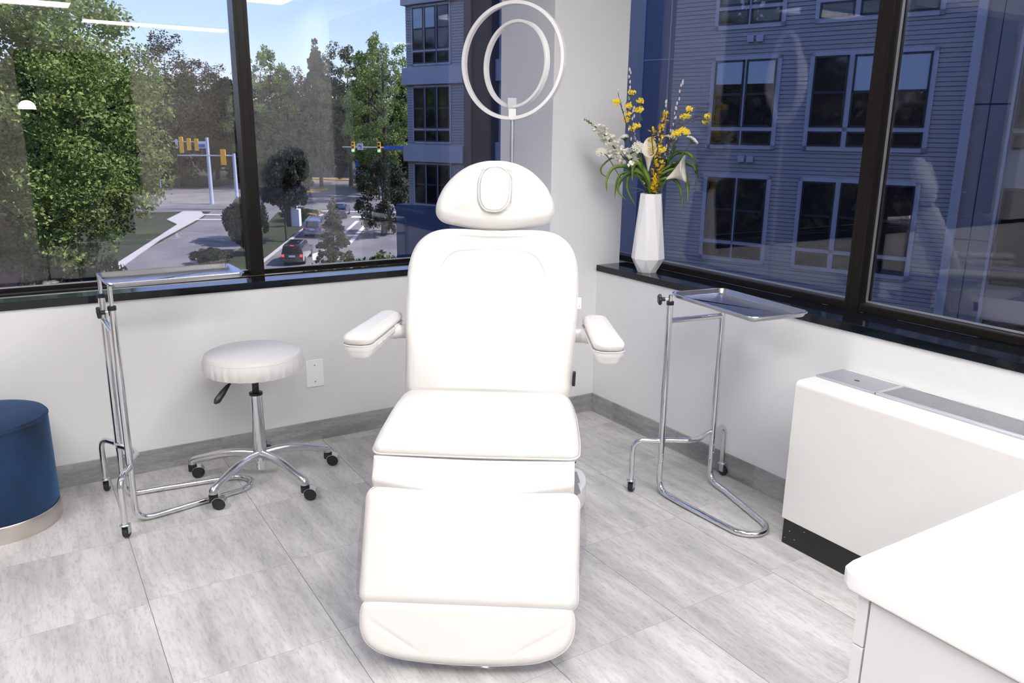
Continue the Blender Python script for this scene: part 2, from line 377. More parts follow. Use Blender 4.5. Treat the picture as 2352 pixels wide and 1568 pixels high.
# ------------------------------------------------------------------ room shell
struct(MB().box(-4.75, .3, -7.6, .48, -.12, 0).build('floor', FLOOR, smooth=False))
struct(MB().box(-4.75, .3, -7.6, .62, 2.72, 2.9).build('ceiling', CEIL, smooth=False))
wl = MB(); wl.box(-4.75, -.315, .33, .48, 0, .802); wl.box(-4.75, -.315, .33, .60, 2.50, 2.72); wl.box(-4.75, -4.30, .33, .60, .802, 2.50)
struct(wl.build('wall_left', WALL, smooth=False))
struct(MB().box(-.315, .155, 0, .512, 0, 2.72).build('wall_corner', WALL, smooth=False, bevel=.003))
wr = MB(); wr.box(0, .19, -7.6, 0, 0, .802); wr.box(0, .28, -7.6, 0, 2.50, 2.72); wr.box(0, .28, -7.6, -3.0, .802, 2.50)
struct(wr.build('wall_right', WALL, smooth=False))
wb = MB(); wb.box(-4.75, -2.45, -7.6, -7.4, 0, 2.72); wb.box(-1.15, .1, -7.6, -7.4, 0, 2.72); wb.box(-2.45, -1.15, -7.6, -7.4, 2.45, 2.72)
struct(wb.build('wall_back', BEIGE, smooth=False))
hall = MB(); hall.box(-2.6, -1.0, -9.3, -9.2, 0, 2.72); hall.box(-2.6, -2.5, -9.2, -7.6, 0, 2.72); hall.box(-1.1, -1.0, -9.2, -7.6, 0, 2.72); hall.box(-2.6, -1.0, -9.3, -7.6, 2.72, 2.8); hall.box(-2.6, -1.0, -9.3, -7.6, -.12, 0)
struct(hall.build('wall_hallway', DARKROOM, smooth=False))
struct(MB().box(-4.9, -4.75, -7.6, .6, -.12, 2.8).build('wall_side', SIDEW, smooth=False))
# baseboards (stone-look, mitred at the corner)
bt, bh = .010, .1016
struct(MB().box(-4.75, -.315, .33-bt, .33, 0, bh).build('baseboard_left', BASEB, smooth=False))
bc = MB(); bc.box(-.315-bt, .0, -bt, 0, 0, bh); bc.box(-.315-bt, -.315, 0, .33, 0, bh); struct(bc.build('baseboard_corner', BASEB, smooth=False))
struct(MB().box(-bt, 0, -7.4, -bt, 0, bh).build('baseboard_right', BASEB, smooth=False))
# window sills
struct(MB().box(-4.6, -.317, .322, .50, .802, .835).build('trim_1', BLKGLOSS, smooth=False, bevel=.002))
struct(MB().box(-.008, .205, -3.0, -.004, .802, .835).build('trim_2', BLKGLOSS, smooth=False, bevel=.002))
# windows
def window(name, label):
    t = thing(name, None, None, kind='structure'); return t
w1 = window('window_1', '')
f = MB(); f.box(-4.3, -1.726, .50, .60, .835, .8375); f.box(-1.662, .27, .515, .60, .835, .8375); f.box(-4.3, -1.726, .556, .60, .8375, .853); f.box(-1.662, .27, .556, .60, .8375, .853); f.box(-4.3, .27, .515, .60, 2.40, 2.50); f.box(-4.3, -4.24, .50, .60, .874, 2.40)
f.box(.21, .29, .52, .60, .70, 2.6)
f.build('window_frame', FRAME, w1, smooth=False, bevel=.005, bseg=3)
m_ = MB(); m_.box(-1.726, -1.662, .50, .60, .835, 2.42); m_.box(-1.712, -1.708, .4985, .50, .84, 2.42); m_.box(-1.680, -1.676, .4985, .50, .84, 2.42); m_.build('mullion', FRAME, w1, smooth=False, bevel=.002)
gk = MB(); gk.box(-4.24, -1.727, .558, .5655, .8532, .858); gk.box(-1.661, .2, .558, .5655, .8532, .858); gk.build('glazing_bead', ALUM, w1, smooth=False)
MB().box(-4.24, -1.72, .566, .572, .85, 2.41).build('glass_pane', GLASS, w1, smooth=False)
MB().box(-1.668, .22, .566, .572, .85, 2.41).build('glass_pane', GLASS, w1, smooth=False)
w2 = window('window_2', '')
f = MB(); f.box(.205, .29, -1.403, .50, .835, .868); f.box(.205, .29, -3.0, -1.466, .835, .868); f.box(.205, .29, -3.0, .50, 2.40, 2.50); f.box(.205, .29, -3.0, -2.94, .868, 2.40)
f.build('window_frame', FRAME, w2, smooth=False, bevel=.005, bseg=3)
m_ = MB(); m_.box(.203, .29, -1.466, -1.403, .835, 2.42); m_.box(.2015, .203, -1.421, -1.417, .84, 2.42); m_.box(.2015, .203, -1.453, -1.449, .84, 2.42); m_.build('mullion', FRAME, w2, smooth=False, bevel=.002)
gk = MB(); gk.box(.250, .262, -1.402, .50, .8685, .8745); gk.box(.250, .262, -2.94, -1.467, .8685, .8745); gk.box(.250, .2615, -1.4705, -1.4665, .87, 2.40); gk.build('glazing_bead', ALUM, w2, smooth=False)
MB().box(.266, .272, -1.410, .52, .855, 2.41).build('glass_pane', GLASS, w2, smooth=False)
MB().box(.266, .272, -2.95, -1.459, .855, 2.41).build('glass_pane', GLASS, w2, smooth=False)
# outer skin of the building below and above this storey, and an added unseen block that keeps the sun off the windows
struct(MB().box(-14, .29, -9, .60, -14, -.13).box(-14, .29, -9, .60, 2.95, 6.5).box(-14, -4.95, -9, .6, -.13, 2.95).box(1.6, 11, -14, -3.9, -14, 13).box(-14, 11, -16, -9.5, -14, 6.5).build('wall_outside', OUTW, smooth=False))
# ceiling lights
def ceiling_light(x0, x1, y0, y1, label):
    t = thing('ceiling_light', label, 'ceiling light', ((x0+x1)/2, (y0+y1)/2, 2.72), group='recessed ceiling lights')
    hx, hy = (x1-x0)/2, (y1-y0)/2; b = MB()
    b.box(-hx-.02, hx+.02, -hy-.02, -hy, -.022, 0); b.box(-hx-.02, hx+.02, hy, hy+.02, -.022, 0); b.box(-hx-.02, -hx, -hy, hy, -.022, 0); b.box(hx, hx+.02, -hy, hy, -.022, 0)
    b.build('frame', CEIL, t, smooth=False); MB().box(-hx, hx, -hy, hy, -.014, -.004).build('diffuser', LIGHT, t, smooth=False)
ceiling_light(-3.1, -1.9, -3.55, -2.95, 'added unseen light panel overhead in front of the treatment chair, above the viewer')  # out of view, added as frontal light on the chair
ceiling_light(-1.45, -.22, -3.70, -3.25, 'white ceiling panel mirrored at the top of the left window, right of the post')
ceiling_light(-1.75, -.15, -6.42, -6.05, 'long thin white ceiling strip mirrored in the sky of the left window')
ceiling_light(-3.20, -1.95, -5.25, -4.80, 'ceiling panel faintly mirrored above the big oak tree at upper left')
ceiling_light(-1.25, -.65, -1.85, -1.25, 'added unseen square light panel over the right side of the treatment chair')  # out of view, added to brighten the right wall and corner
ceiling_light(-4.3, -3.3, -1.2, -.6, 'ceiling panel at the far left side of the room')
# dome task lamp seen mirrored in the left window
t = thing('floor_lamp', 'lit white dome lamp on a thin dark pole, mirrored in the left window', 'floor lamp', (-2.44, -4.75, 0))
MB().lathe([(.0, 0), (.14, 0), (.14, .012), (.02, .03), (0, .03)]).build('base', BLACKP, t)
MB().tube([(0, 0, .02), (0, 0, 1.70)], .009, 8).build('pole', BLACKP, t)
MB().lathe([(.0, 1.695), (.076, 1.695), (.073, 1.72), (.06, 1.748), (.035, 1.77), (0, 1.776)]).build('dome_shade', DOME, t)
# blank wall plate
PLATEW = mat('plate_white', (.92, .92, .92), .3)
t = thing('wall_plate', 'blank white rectangular cover plate on the wall beside the rolling stool', 'wall plate', (-1.4925, .33, .352))
MB().box(-.0445, .0445, -.007, 0, -.070, .070).build('plate', PLATEW, t, smooth=False, bevel=.004, bseg=3)
for z in (-.042, .042): MB().lathe([(0, 0), (.0034, 0), (.0034, .001), (0, .0014)], (0, -.006, z), 12, (0, -1, 0)).build('screw', SCREW, t)

# ------------------------------------------------------------------ fan coil unit under the right window
t = thing('fan_coil_unit', 'long white enclosed heating unit with grille on top under the right window', 'heating unit', (-.15, -2.45, 0))
def P_(x, y, z): return (x+.15, y+2.45, z)
prof = [(-.30, .105)] + [(-.30+.022*(1-math.cos(R(a))), .655-.022+.022*math.sin(R(a))) for a in range(0, 91, 15)] + [(-.195, .655), (-.195, .645), (-.035, .645), (-.035, .655), (0.0-.004, .655), (-.004, .105)]
mb = MB(); n_ = len(prof)
for yy in (-3.35, -1.597): mb.v += [P_(x, yy, z) for x, z in prof]
mb.f += [(i, (i+1) % n_, n_+(i+1) % n_, n_+i) for i in range(n_)] + [tuple(range(n_)), tuple(reversed(range(n_, 2*n_)))]; mb.m += [0]*(n_+2)
mb.build('casing', PTACW, t, angle=30, bevel=.002)
MB().box(*[v+.15 for v in (-.292, -.006)], -3.34+2.45, -1.603+2.45, 0, .105).build('kick_plate', KICK, t, smooth=False)
for y0, y1 in ((-1.86, -1.79), (-1.98, -1.905)):
    d_ = MB(); d_.box(-.2925+.15, -.2918+.15, y1+2.45, y1+.002+2.45, .012, .075); d_.box(-.2925+.15, -.2918+.15, y0+2.45, y1+2.45, .012, .0145)
    d_.build('louvre_slot', BLACKP, t, smooth=False)
for y, z in ((-1.635, .06), (-1.66, .035), (-1.615, .025), (-1.7, .085)): MB().ball(P_(-.2925, y, z), .0022, 6, 4).build('paint_chip', ZINC, t)
ap = MB(); ap.box(-.190+.15, -.040+.15, -1.840+2.45, -1.602+2.45, .645, .6625)
ap.build('access_door', SILVER, t, smooth=False, bevel=.003)
ap = MB(); ap.box(-.193+.15, -.037+.15, -1.845+2.45, -1.8405+2.45, .645, .662); ap.box(-.193+.15, -.190+.15, -1.8405+2.45, -1.600+2.45, .645, .662); ap.box(-.040+.15, -.037+.15, -1.8405+2.45, -1.600+2.45, .645, .662); ap.build('door_frame', ALUM, t, smooth=False)
MB().lathe([(0, 0), (.009, 0), (.009, .0008), (0, .001)], P_(-.128, -1.728, .6626), 20, sx=.8, sy=1.2).build('finger_hole', BLACKP, t)
g_ = MB(); g_.box(-.193+.15, -.183+.15, -3.33+2.45, -1.848+2.45, .645, .664); g_.box(-.047+.15, -.037+.15, -3.33+2.45, -1.848+2.45, .645, .664); g_.box(-.183+.15, -.047+.15, -1.862+2.45, -1.848+2.45, .645, .664)
g_.build('grille_frame', ALUM, t, smooth=False, bevel=.0015)
g_ = MB(); n_ = 15
for i in range(n_):
    x = -.183+(.136)*(i+.5)/n_; g_.box(x-.0028+.15, x+.0028+.15, -3.33+2.45, -1.862+2.45, .651, .663)
g_.build('grille_slats', SILVER, t, smooth=False)
MB().box(-.183+.15, -.047+.15, -3.33+2.45, -1.862+2.45, .6455, .6475).build('grille_well', BLACKP, t, smooth=False)

# ------------------------------------------------------------------ cabinet and worktop (lower right)
t = thing('cabinet', 'white laminate base cabinet under the worktop at the lower right corner', 'cabinet', (-1.68, -2.80, 0))
b = MB(); b.box(.022, .95, -1.30, -.018, .09, .868); b.build('carcass', CABW, t, smooth=False)
MB().box(.07, .93, -1.28, -.05, 0, .09).build('plinth', BLACKP, t, smooth=False)
b = MB(); b.box(.004, .022, -.0335, -.016, .785, .868); b.build('end_stile', CABW, t, smooth=False, bevel=.001)
b = MB(); b.box(.004, .022, -.0335, -.016, .09, .783); b.build('end_stile', CABW, t, smooth=False, bevel=.001)
MB().box(.004, .022, -.62, -.0365, .095, .864).build('door', CABW, t, smooth=False, bevel=.0015)
MB().box(.004, .022, -1.29, -.624, .095, .864).build('door', CABW, t, smooth=False, bevel=.0015)
out = rrect(.49, .66, (.02, .02, .02, .028)); mb = MB()
cushion([(x, y) for x, y in out], .032, .006, (-1.685+.49, -2.782-.66, .900), (1, 0, 0), (0, 1, 0), (0, 0, 1), 200, 2, mb=mb)
tag(mb.build('worktop', COUNTER, angle=50), 'thick white quartz worktop with rounded corner, lying on the cabinet', 'worktop')

# ------------------------------------------------------------------ blue velvet ottoman
t = thing('ottoman', 'round dark blue velvet ottoman with a silver metal band, at the left edge', 'ottoman', (-2.872, .092, 0))
MB().lathe([(0, 0), (.222, 0), (.2235, .004), (.2235, .066), (.221, .070), (0, .070)], seg=72).build('base_band', STEELBAND, t)
MB().lathe([(0, .070), (.214, .070), (.219, .078), (.218, .41), (.216, .428), (.19, .430), (0, .430)], seg=72).build('velvet_side', VELVET, t)
MB().lathe([(0, .428), (.212, .428), (.2155, .434), (.213, .442), (.19, .449), (.12, .454), (0, .456)], seg=72).build('cushion_top', VELVET, t)
MB().tube([(.2165*math.cos(2*PI*i/72), .2165*math.sin(2*PI*i/72), .431) for i in range(72)], .0042, 8, True).build('piping', VELVET, t)

# ------------------------------------------------------------------ rolling stool
t = thing('rolling_stool', 'round white padded stool on a chrome five-star base with black casters', 'stool', (-1.868, -.02, 0))
random.seed(3); seg = 180; prof = [(.0, .520), (.17, .517), (.192, .512), (.203, .517), (.210, .540), (.209, .565), (.203, .583)]
mb = MB()
for r_, z in prof:
    for k in range(seg):
        a = 2*PI*k/seg; wv = 0
        if .510 < z < .575 and r_ > .18: wv = .0030*math.sin(a*31+1.3*math.sin(a*5))*((.583-z)/.05)+.0012*math.sin(a*57)
        mb.v.append(((r_+wv)*math.cos(a), (r_+wv)*math.sin(a), z+wv*.5))
for i in range(len(prof)-1):
    for k in range(seg): mb.f.append((i*seg+k, i*seg+(k+1) % seg, (i+1)*seg+(k+1) % seg, (i+1)*seg+k)); mb.m.append(0)
mb.f.append(tuple(reversed(range(seg)))); mb.m.append(0); mb.f.append(tuple((len(prof)-1)*seg+k for k in range(seg))); mb.m.append(0)
st = mb.build('seat_skirt', VINYL, t)
MB().lathe([(0, .580), (.200, .580), (.2025, .585), (.199, .594), (.18, .603), (.14, .610), (.08, .614), (0, .616)], seg=120).build('seat', VINYL, t)
MB().tube([(.2035*math.cos(2*PI*i/96), .2035*math.sin(2*PI*i/96), .5825) for i in range(96)], .0022, 6, True).build('piping', VINYLS, t)
MB().lathe([(0, .515), (.085, .515), (.085, .527), (0, .527)]).build('seat_plate', BLACKP, t)
MB().lathe([(0, .40), (.0145, .40), (.0145, .518), (0, .518)], seg=20).build('gas_lift', BLACKP, t)
MB().lathe([(0, .402), (.029, .402), (.029, .412), (.0265, .414), (0, .414)]).build('collar', BLACKP, t)
MB().lathe([(0, .10), (.0305, .10), (.0285, .15), (.0262, .402), (0, .402)]).build('column', CHROME, t)
MB().lathe([(0, .052), (.020, .052), (.022, .06), (.022, .085), (.030, .095), (.030, .115), (0, .115)], seg=24).build('hub_cap', CHROME, t)
# height lever towards the lower left
lv = Vector((-.79, -.42, 0)).normalized()
MB().tube([lv*.03+Vector((0, 0, .512)), lv*.10+Vector((0, 0, .508)), lv*.145+Vector((0, 0, .480))], .0045, 8).build('lever', BLACKP, t)
pd = MB(); pd.tube([lv*.135+Vector((0, 0, .487)), lv*.15+Vector((0, 0, .477)), lv*.175+Vector((0, 0, .457)), lv*.205+Vector((0, 0, .432)), lv*.218+Vector((0, 0, .424))], [.005, .009, .0135, .0145, .006], 10); pd.build('lever_paddle', BLACKP, t)
leg0 = None
for k in range(5):
    a = R(-72+72*k+2); d = Vector((math.cos(a), math.sin(a), 0)); pz = Vector((-d.y, d.x, 0))
    mb = MB(); pts = []; rr = []
    for i in range(13):
        s = i/12; x = .02+.285*s; z = .126+.006*math.sin(PI*min(1, s*1.3))-.040*s**2.2; pts.append(d*x+Vector((0, 0, z))); rr.append(.0195-.0035*s)
    pts += [d*.312+Vector((0, 0, .078)), d*.313+Vector((0, 0, .066))]; rr += [.0175, .0165]
    mb.tube(pts, rr, 14)
    lg = mb.build('leg', ALU, t, angle=60)
    # groove along the leg top
    g2 = MB(); g2.tube([d*(.05+.2*s/8)+pz*.0115+Vector((0, 0, .126+.006*math.sin(PI*min(1, (.03+.2*s/8)/.285*1.3))-.040*((.03+.2*s/8)/.285)**2.2+.0125)) for s in range(9)], .0022, 6); g2.build('groove', CHROME, lg)
    ca = R([-28, -30, -22, -12, -25][k]); cdv = Vector((math.cos(ca), math.sin(ca), 0)); cp = d*.313; ax = Vector((-cdv.y, cdv.x, 0))
    ct = thing('caster', None, None, cp); ct.parent = t
    q = MB(); q.lathe([(0, .030), (.019, .034), (.019, .062), (0, .066)], seg=16); q.build('swivel', BLACKP, ct)
    wc = Vector((cdv.x*.022, cdv.y*.022, .0265))
    for sgn in (-1, 1):
        q = MB(); q.lathe([(0, 0), (.022, 0), (.0262, .003), (.0265, .011), (.0235, .0155), (.010, .0165), (0, .0165)], wc+ax*.003*sgn, 28, ax*sgn); q.build('wheel', RUBBER, ct)
    q = MB()
    for i in range(14):
        a1 = R(-15+150*i/13)
    arc = [wc+cdv*math.cos(R(a1))*.0295+Vector((0, 0, math.sin(R(a1))*.0295)) for a1 in range(-10, 176, 12)]
    n0 = len(arc); vv = [p+ax*.0195 for p in arc]+[p-ax*.0195 for p in arc]+[p+(wc-p)*.06+ax*.0195 for p in arc]+[p+(wc-p)*.06-ax*.0195 for p in arc]
    ff = []
    for i in range(n0-1):
        ff += [(i, i+1, n0+i+1, n0+i), (2*n0+i, 2*n0+i+1, 3*n0+i+1, 3*n0+i), (i, i+1, 2*n0+i+1, 2*n0+i), (n0+i, n0+i+1, 3*n0+i+1, 3*n0+i)]
    ff += [(0, n0, 3*n0, 2*n0), (n0-1, 2*n0-1, 4*n0-1, 3*n0-1)]
    q.add(vv, ff); q.build('caster_hood', CHROME, ct)

# ------------------------------------------------------------------ instrument stands (tray on U-shaped chrome base)
def stand(label, loc, rz, traylift, sleeves, knob_side, tag_top):
    """local: +x = direction the tray points, y = across. origin under the middle of the uprights"""
    t = thing('instrument_stand', label, 'instrument stand', loc, rz, None)
    hw = .137; r = .0125
    # U base + uprights lower bend, one continuous tube on floor, tapered towards the rounded tip
    pts = [(0, -hw, .235), (0, -hw, .014), (.12, -hw*.93, .014), (.46, -.072, .014), (.50, 0, .014), (.46, .072, .014), (.12, hw*.93, .014), (0, hw, .014), (0, hw, .235)]
    pts = fillet(pts, [0, .10, .05, .075, .09, .075, .05, .10, 0], 8)
    MB().tube(pts, r, 16).build('floor_loop', CHROME, t)
    for s in (-1, 1):
        u = MB(); u.tube([(0, s*hw, .215), (0, s*hw, sleeves)], r+.0012, 18).build('upright', CHROME, t)
        MB().lathe([(0, 0), (.0155, 0), (.0155, .014), (.013, .016), (0, .016)], (0, s*hw, sleeves-.007), 20).build('end_collar', BLACKP, t)
        MB().ball((r*.9, s*hw, .185), .0042, 8, 6).build('rivet', ZINC, t); MB().ball((r*.9, s*hw, .150), .0035, 8, 6).build('rivet', ZINC, t)
    # cross bar near the top
    MB().tube([(0, -hw, .775), (0, hw, .775)], .0115, 14).build('cross_bar', CHROME, t)
    # caster bar, bowed towards the tray side and bent down at both ends
    cb = [(-.055, -.247, .060), (-.055, -.247, .245), (-.004, -hw-.012, .243), (-.004, -hw+.02, .243), (.042, -.03, .243), (.042, .03, .243), (-.004, hw-.02, .243), (-.004, hw+.012, .243), (-.055, .247, .245), (-.055, .247, .060)]
    MB().tube(fillet(cb, [0, .06, .01, .02, .03, .03, .02, .01, .06, 0], 8), .0118, 14).build('caster_bar', CHROME, t)
    for s, ca in ((-1, knob_side[2]), (1, knob_side[3])):
        ct = thing('caster', None, None, (-.055, s*.247, 0), R(ca)); ct.parent = t
        MB().lathe([(0, .058), (.013, .058), (.013, .064), (.0085, .066), (.0085, .078), (0, .078)], seg=18).build('stem_collar', ZINC, ct)
        fk = MB(); fk.lathe([(0, .0535), (.018, .0535), (.019, .058), (.017, .060), (0, .060)], (0, 0, 0), 18)
        for q in (-1, 1): fk.box(-.004, .020, q*.0125-.001, q*.0125+.001, .020, .056)
        fk.build('fork', ZINC, ct, smooth=False)
        MB().lathe([(0, -.0105), (.018, -.0105), (.0215, -.008), (.0225, 0), (.0215, .008), (.018, .0105), (0, .0105)], (.010, 0, .0225), 28, (0, 1, 0)).build('wheel', RUBBER, ct)
        MB().lathe([(0, -.0145), (.004, -.0145), (.004, .0145), (0, .0145)], (.010, 0, .0225), 10, (0, 1, 0)).build('axle', ZINC, ct)
    # knob on one upright
    ks, kz = knob_side[0], knob_side[1]
    kn = MB(); kc = Vector((-.018, ks*hw, kz))
    kd = Vector(knob_side[4]).normalized(); kc = Vector((0, ks*hw, kz))+kd*.045
    px_ = kd.orthogonal().normalized(); py_ = kd.cross(px_)
    vs_ = []; nn = 48
    for off, sc in ((-.007, .82), (-.004, 1), (.004, 1), (.007, .82)):
        for k in range(nn):
            a = 2*PI*k/nn; rr = (.0205+.0032*math.cos(5*a))*sc; vs_.append(kc+kd*off+px_*rr*math.cos(a)+py_*rr*math.sin(a))
    fs = [(i*nn+k, i*nn+(k+1) % nn, (i+1)*nn+(k+1) % nn, (i+1)*nn+k) for i in range(3) for k in range(nn)]+[tuple(range(nn)), tuple(3*nn+k for k in range(nn))]
    kn.add(vs_, fs); kn.tube([kc, kc-kd*.022], .0085, 12); kb = kn.build('clamp_knob', BLACKP, t)
    MB().tube([kc-kd*.015, kc-kd*.045], .003, 8).build('screw', ZINC, kb)
    # tray support rods and the tray
    zt = traylift; x0, x1, hy = -.012, .500, .137
    for s in (-1, 1):
        MB().tube([(0, s*hw, .80), (0, s*hw, zt-.012)], .0068, 12).build('tray_rod', CHROME, t)
        MB().tube([(0, s*hw, zt-.065), (0, s*hw, zt-.008)], .0088, 12).build('rod_sleeve', CHROME, t)
    out = rrect((x1-x0)/2, hy, .032, 8); n = 128; cx = (x0+x1)/2
    mb = MB(); rings = []
    for ins, z in ((.0, -.003), (-.0015, 0), (0, .003), (.004, .0035), (.007, .001), (.013, -.014), (.017, -.017), (.06, -.0175)):
        rings.append([(cx+p.x, p.y, zt+z) for p in [Vector((q.x, q.y)) for q in outline3(out, (0, 0, 0), (1, 0, 0), (0, 1, 0), n, ins)]])
    under = [(.060, -.0190), (.017, -.0187), (.0115, -.0155), (.005, -.002), (.003, -.0025)]
    for ins, z in under: rings.append([(cx+q.x, q.y, zt+z) for q in outline3(out, (0, 0, 0), (1, 0, 0), (0, 1, 0), n, ins)])
    vv = []; ff = []
    for rg in rings: vv += rg
    m = len(rings)
    for j in range(m):
        if j == 7: continue
        for k in range(n): ff.append((j*n+k, j*n+(k+1) % n, ((j+1) % m)*n+(k+1) % n, ((j+1) % m)*n+k))
    ff.append(tuple(7*n+k for k in range(n))); ff.append(tuple(8*n+k for k in reversed(range(n))))
    mb.add(vv, ff); mb.build('tray', STEEL, t, angle=35)
    return t
stand('chrome stand with empty steel tray at the left, between ottoman and rolling stool', (-2.412, -.052, 0), R(2.2), .966, .875, (-1, .865, 60, 70, (-.9, .15, -.1)), 0)
stand('chrome stand with empty steel tray on the right, beside the heating unit', (-.274, -1.045, 0), R(-97.5), .892, .850, (-1, .868, 125, 10, (-.35, -.9, -.05)), 0)

# ------------------------------------------------------------------ ring lamp behind the chair
lx, ly = -.655, -.165
t = thing('ring_lamp', 'white double ring lamp on a slim pole standing behind the treatment chair', 'lamp', (lx, ly, 0))
MB().lathe([(0, 0), (.15, 0), (.15, .012), (.145, .018), (.03, .022), (.02, .035), (0, .035)], seg=48).build('base', LAMPW, t)
MB().tube([(0, 0, .02), (0, 0, .80)], .0125, 14).build('lower_pole', ALUM, t)
MB().tube([(0, 0, .78), (0, 0, 1.595)], .0098, 14).build('pole', ALUM, t)
fd = Vector((-.527, -.85, 0)); rt = Vector((.85, -.527, 0))
def ring(name, rad, zc, yaw, offx, pitch, w_, th, par):
    """flat band ring standing upright, its axis turned by yaw from the camera side"""
    a = R(yaw); ax = (fd*math.cos(a)+rt*math.sin(a)); ax = (ax*math.cos(R(pitch))+Vector((0, 0, 1))*math.sin(R(pitch))).normalized(); sd_ = Vector((0, 0, 1)).cross(ax).normalized(); up = ax.cross(sd_).normalized()
    c = Vector((0, 0, zc))+up*rad+rt*offx; n = 128; prof = [(-w_/2, -th/2), (w_/2, -th/2), (w_/2, th/2), (-w_/2, th/2)]; vv = []; ff = []
    for i in range(n):
        b = 2*PI*i/n; dr = sd_*math.cos(b)+up*math.sin(b)
        for pa, pr in prof: vv.append(c+dr*(rad+pr)+ax*pa)
    for i in range(n):
        for k in range(4): ff.append((i*4+k, i*4+(k+1) % 4, ((i+1) % n)*4+(k+1) % 4, ((i+1) % n)*4+k))
    mb = MB(); mb.add(vv, ff); o = mb.build(name, LAMPW, par, bevel=.001)
    vv = []
    for i in range(n):
        b = 2*PI*i/n; dr = sd_*math.cos(b)+up*math.sin(b)
        for pa, pr in ((-w_*.36, -.0012), (w_*.36, -.0012), (w_*.36, .0005), (-w_*.36, .0005)): vv.append(c+dr*(rad-th/2+pr)+ax*pa)
    mb = MB(); mb.add(vv, ff); mb.build('diffuser_strip', LAMPD, o)
ring('large_ring', .252, 1.588, -26, -.008, 3, .030, .015, t)
ring('small_ring', .186, 1.640, -42, .006, 3, .026, .013, t)
MB().obox(rt*-.018+fd*-.013+Vector((0, 0, 1.585)), rt*.034, fd*.030, (0, 0, .046)).build('lower_joint', LAMPW, t, smooth=False, bevel=.002)
MB().obox(rt*-.023+fd*-.013+Vector((0, 0, 1.632)), rt*.042, fd*.026, (0, 0, .046)).build('upper_joint', ALUM, t, smooth=False, bevel=.002)
# ------------------------------------------------------------------ treatment chair (local x = right in the photo, y = towards its back, z up)
CO = (-1.52337, -1.38381, 0); CH = R(-34.7077)
chair = thing('treatment_chair', 'large white padded treatment chair facing the camera in the middle of the room', 'treatment chair', CO, CH)
def frm(y0, z0, y1, z1):
    d = Vector((0, y1-y0, z1-z0)); l = d.length; d /= l; n = Vector((1, 0, 0)).cross(d); return d, n, l
# seat
d, n_, l_ = frm(-.075, .600, .385, .632)
so_ = [(-.300, .235), (-.316, .10), (-.324, -.12), (-.320, -.205), (-.300, -.228), (0, -.234), (.300, -.228), (.320, -.205), (.324, -.12), (.316, .10), (.300, .235)]
so_ = fpoly(so_, [.05, .05, .05, .03, .03, .05, .03, .03, .05, .05, .05])
def seat_h(x, y):
    a = abs(x)/.32; return .010*(a**4)*-1 + .006*math.exp(-((y-.17)/.07)**2)*(1-math.exp(-(x/.17)**2)) - .004*math.exp(-(x/.2)**2)*math.exp(-((y-.2)/.08)**2)
mid = Vector((0, .155, .617))
mb = MB(); cushion(so_, .074, .042, mid-n_*0, (1, 0, 0), d, n_, 200, 34, seat_h, mb=mb); seat = mb.build('seat', VINYL, chair, angle=80)
mb = MB(); mb.tube(outline3(so_, mid-n_*.040, (1, 0, 0), d, 160, -.0012), .0026, 6, True); mb.build('piping', VINYLS, seat)
# cover cloth hanging between seat and calf rest
mb = MB(); nx, nz = 60, 14
for j in range(nz+1):
    v = j/nz
    for i in range(nx+1):
        s = -1+2*i/nx; dip = (1-abs(s)**1.6)
        y = -.098+.03*math.sin(v*PI*.8)*(-1)*(.6+.9*dip*.3) - .012*v; z = .568-.111*v+.010*math.sin(v*3)*0
        z += -.016*dip*math.sin(v*PI)*1.0 - .006*dip; y -= .012*math.exp(-((v-.55-.18*dip)/.16)**2)
        mb.v.append((s*.305, y, z))
for j in range(nz):
    for i in range(nx): a = j*(nx+1)+i; mb.f.append((a, a+1, a+nx+2, a+nx+1)); mb.m.append(0)
fl_ = mb.build('cover_flap', VINYL, chair, angle=180); sm = fl_.modifiers.new('thickness', 'SOLIDIFY'); sm.thickness = .008; sm.offset = -1
# calf rest
d, n_, l_ = frm(-.292, .196, -.150, .478)
co_ = rrect(.322, l_/2+.012, (.030, .030, .036, .036))
def calf_h(x, y): return -.005*math.exp(-(x/.22)**4)*math.exp(-((y+.01)/.11)**4) + .0016*math.sin(x*21+y*9)*math.exp(-((abs(x)-.24)/.05)**2)
mid = Vector((0, -.221, .337)); mb = MB(); cushion(co_, .085, .026, mid, (1, 0, 0), d, n_, 200, 34, calf_h, mb=mb); cf = mb.build('calf_rest', VINYL, chair, angle=80)
mb = MB(); mb.tube(outline3(co_, mid-n_*.026, (1, 0, 0), d, 160, -.0008), .0024, 6, True); mb.build('piping', VINYLS, cf)
# foot rest, a half moon
d2, n2, l2 = frm(-.366, .050, -.300, .186)
fo_ = [(-.312, .072), (-.318, .045), (-.316, .0), (-.300, -.035), (-.262, -.062), (-.20, -.078), (-.10, -.086), (0, -.088), (.10, -.086), (.20, -.077), (.262, -.058), (.300, -.030), (.316, .004), (.318, .045), (.312, .072), (.29, .078), (-.29, .078)]
fo_ = [(x*.985, y) for x, y in fpoly(fo_, .03)]
mid2 = Vector((0, -.332, .124))
def foot_h(x, y):
    h = 0
    for s in (-1, 1):
        q = s*x; yy = .035-(.30-q)*.55 if q > .12 else 9
        h += -.0022*math.exp(-((y-yy)/.006)**2)*max(0, min(1, (q-.12)/.05))
    return h
mb = MB(); cushion(fo_, .07, .020, mid2, (1, 0, 0), d2, n2, 220, 50, foot_h, mb=mb); ft = mb.build('foot_rest', VINYL, chair, angle=80)
mb = MB(); mb.tube(outline3(fo_, mid2-n2*.018, (1, 0, 0), d2, 180, -.0008), .0022, 6, True); mb.build('piping', VINYLS, ft)
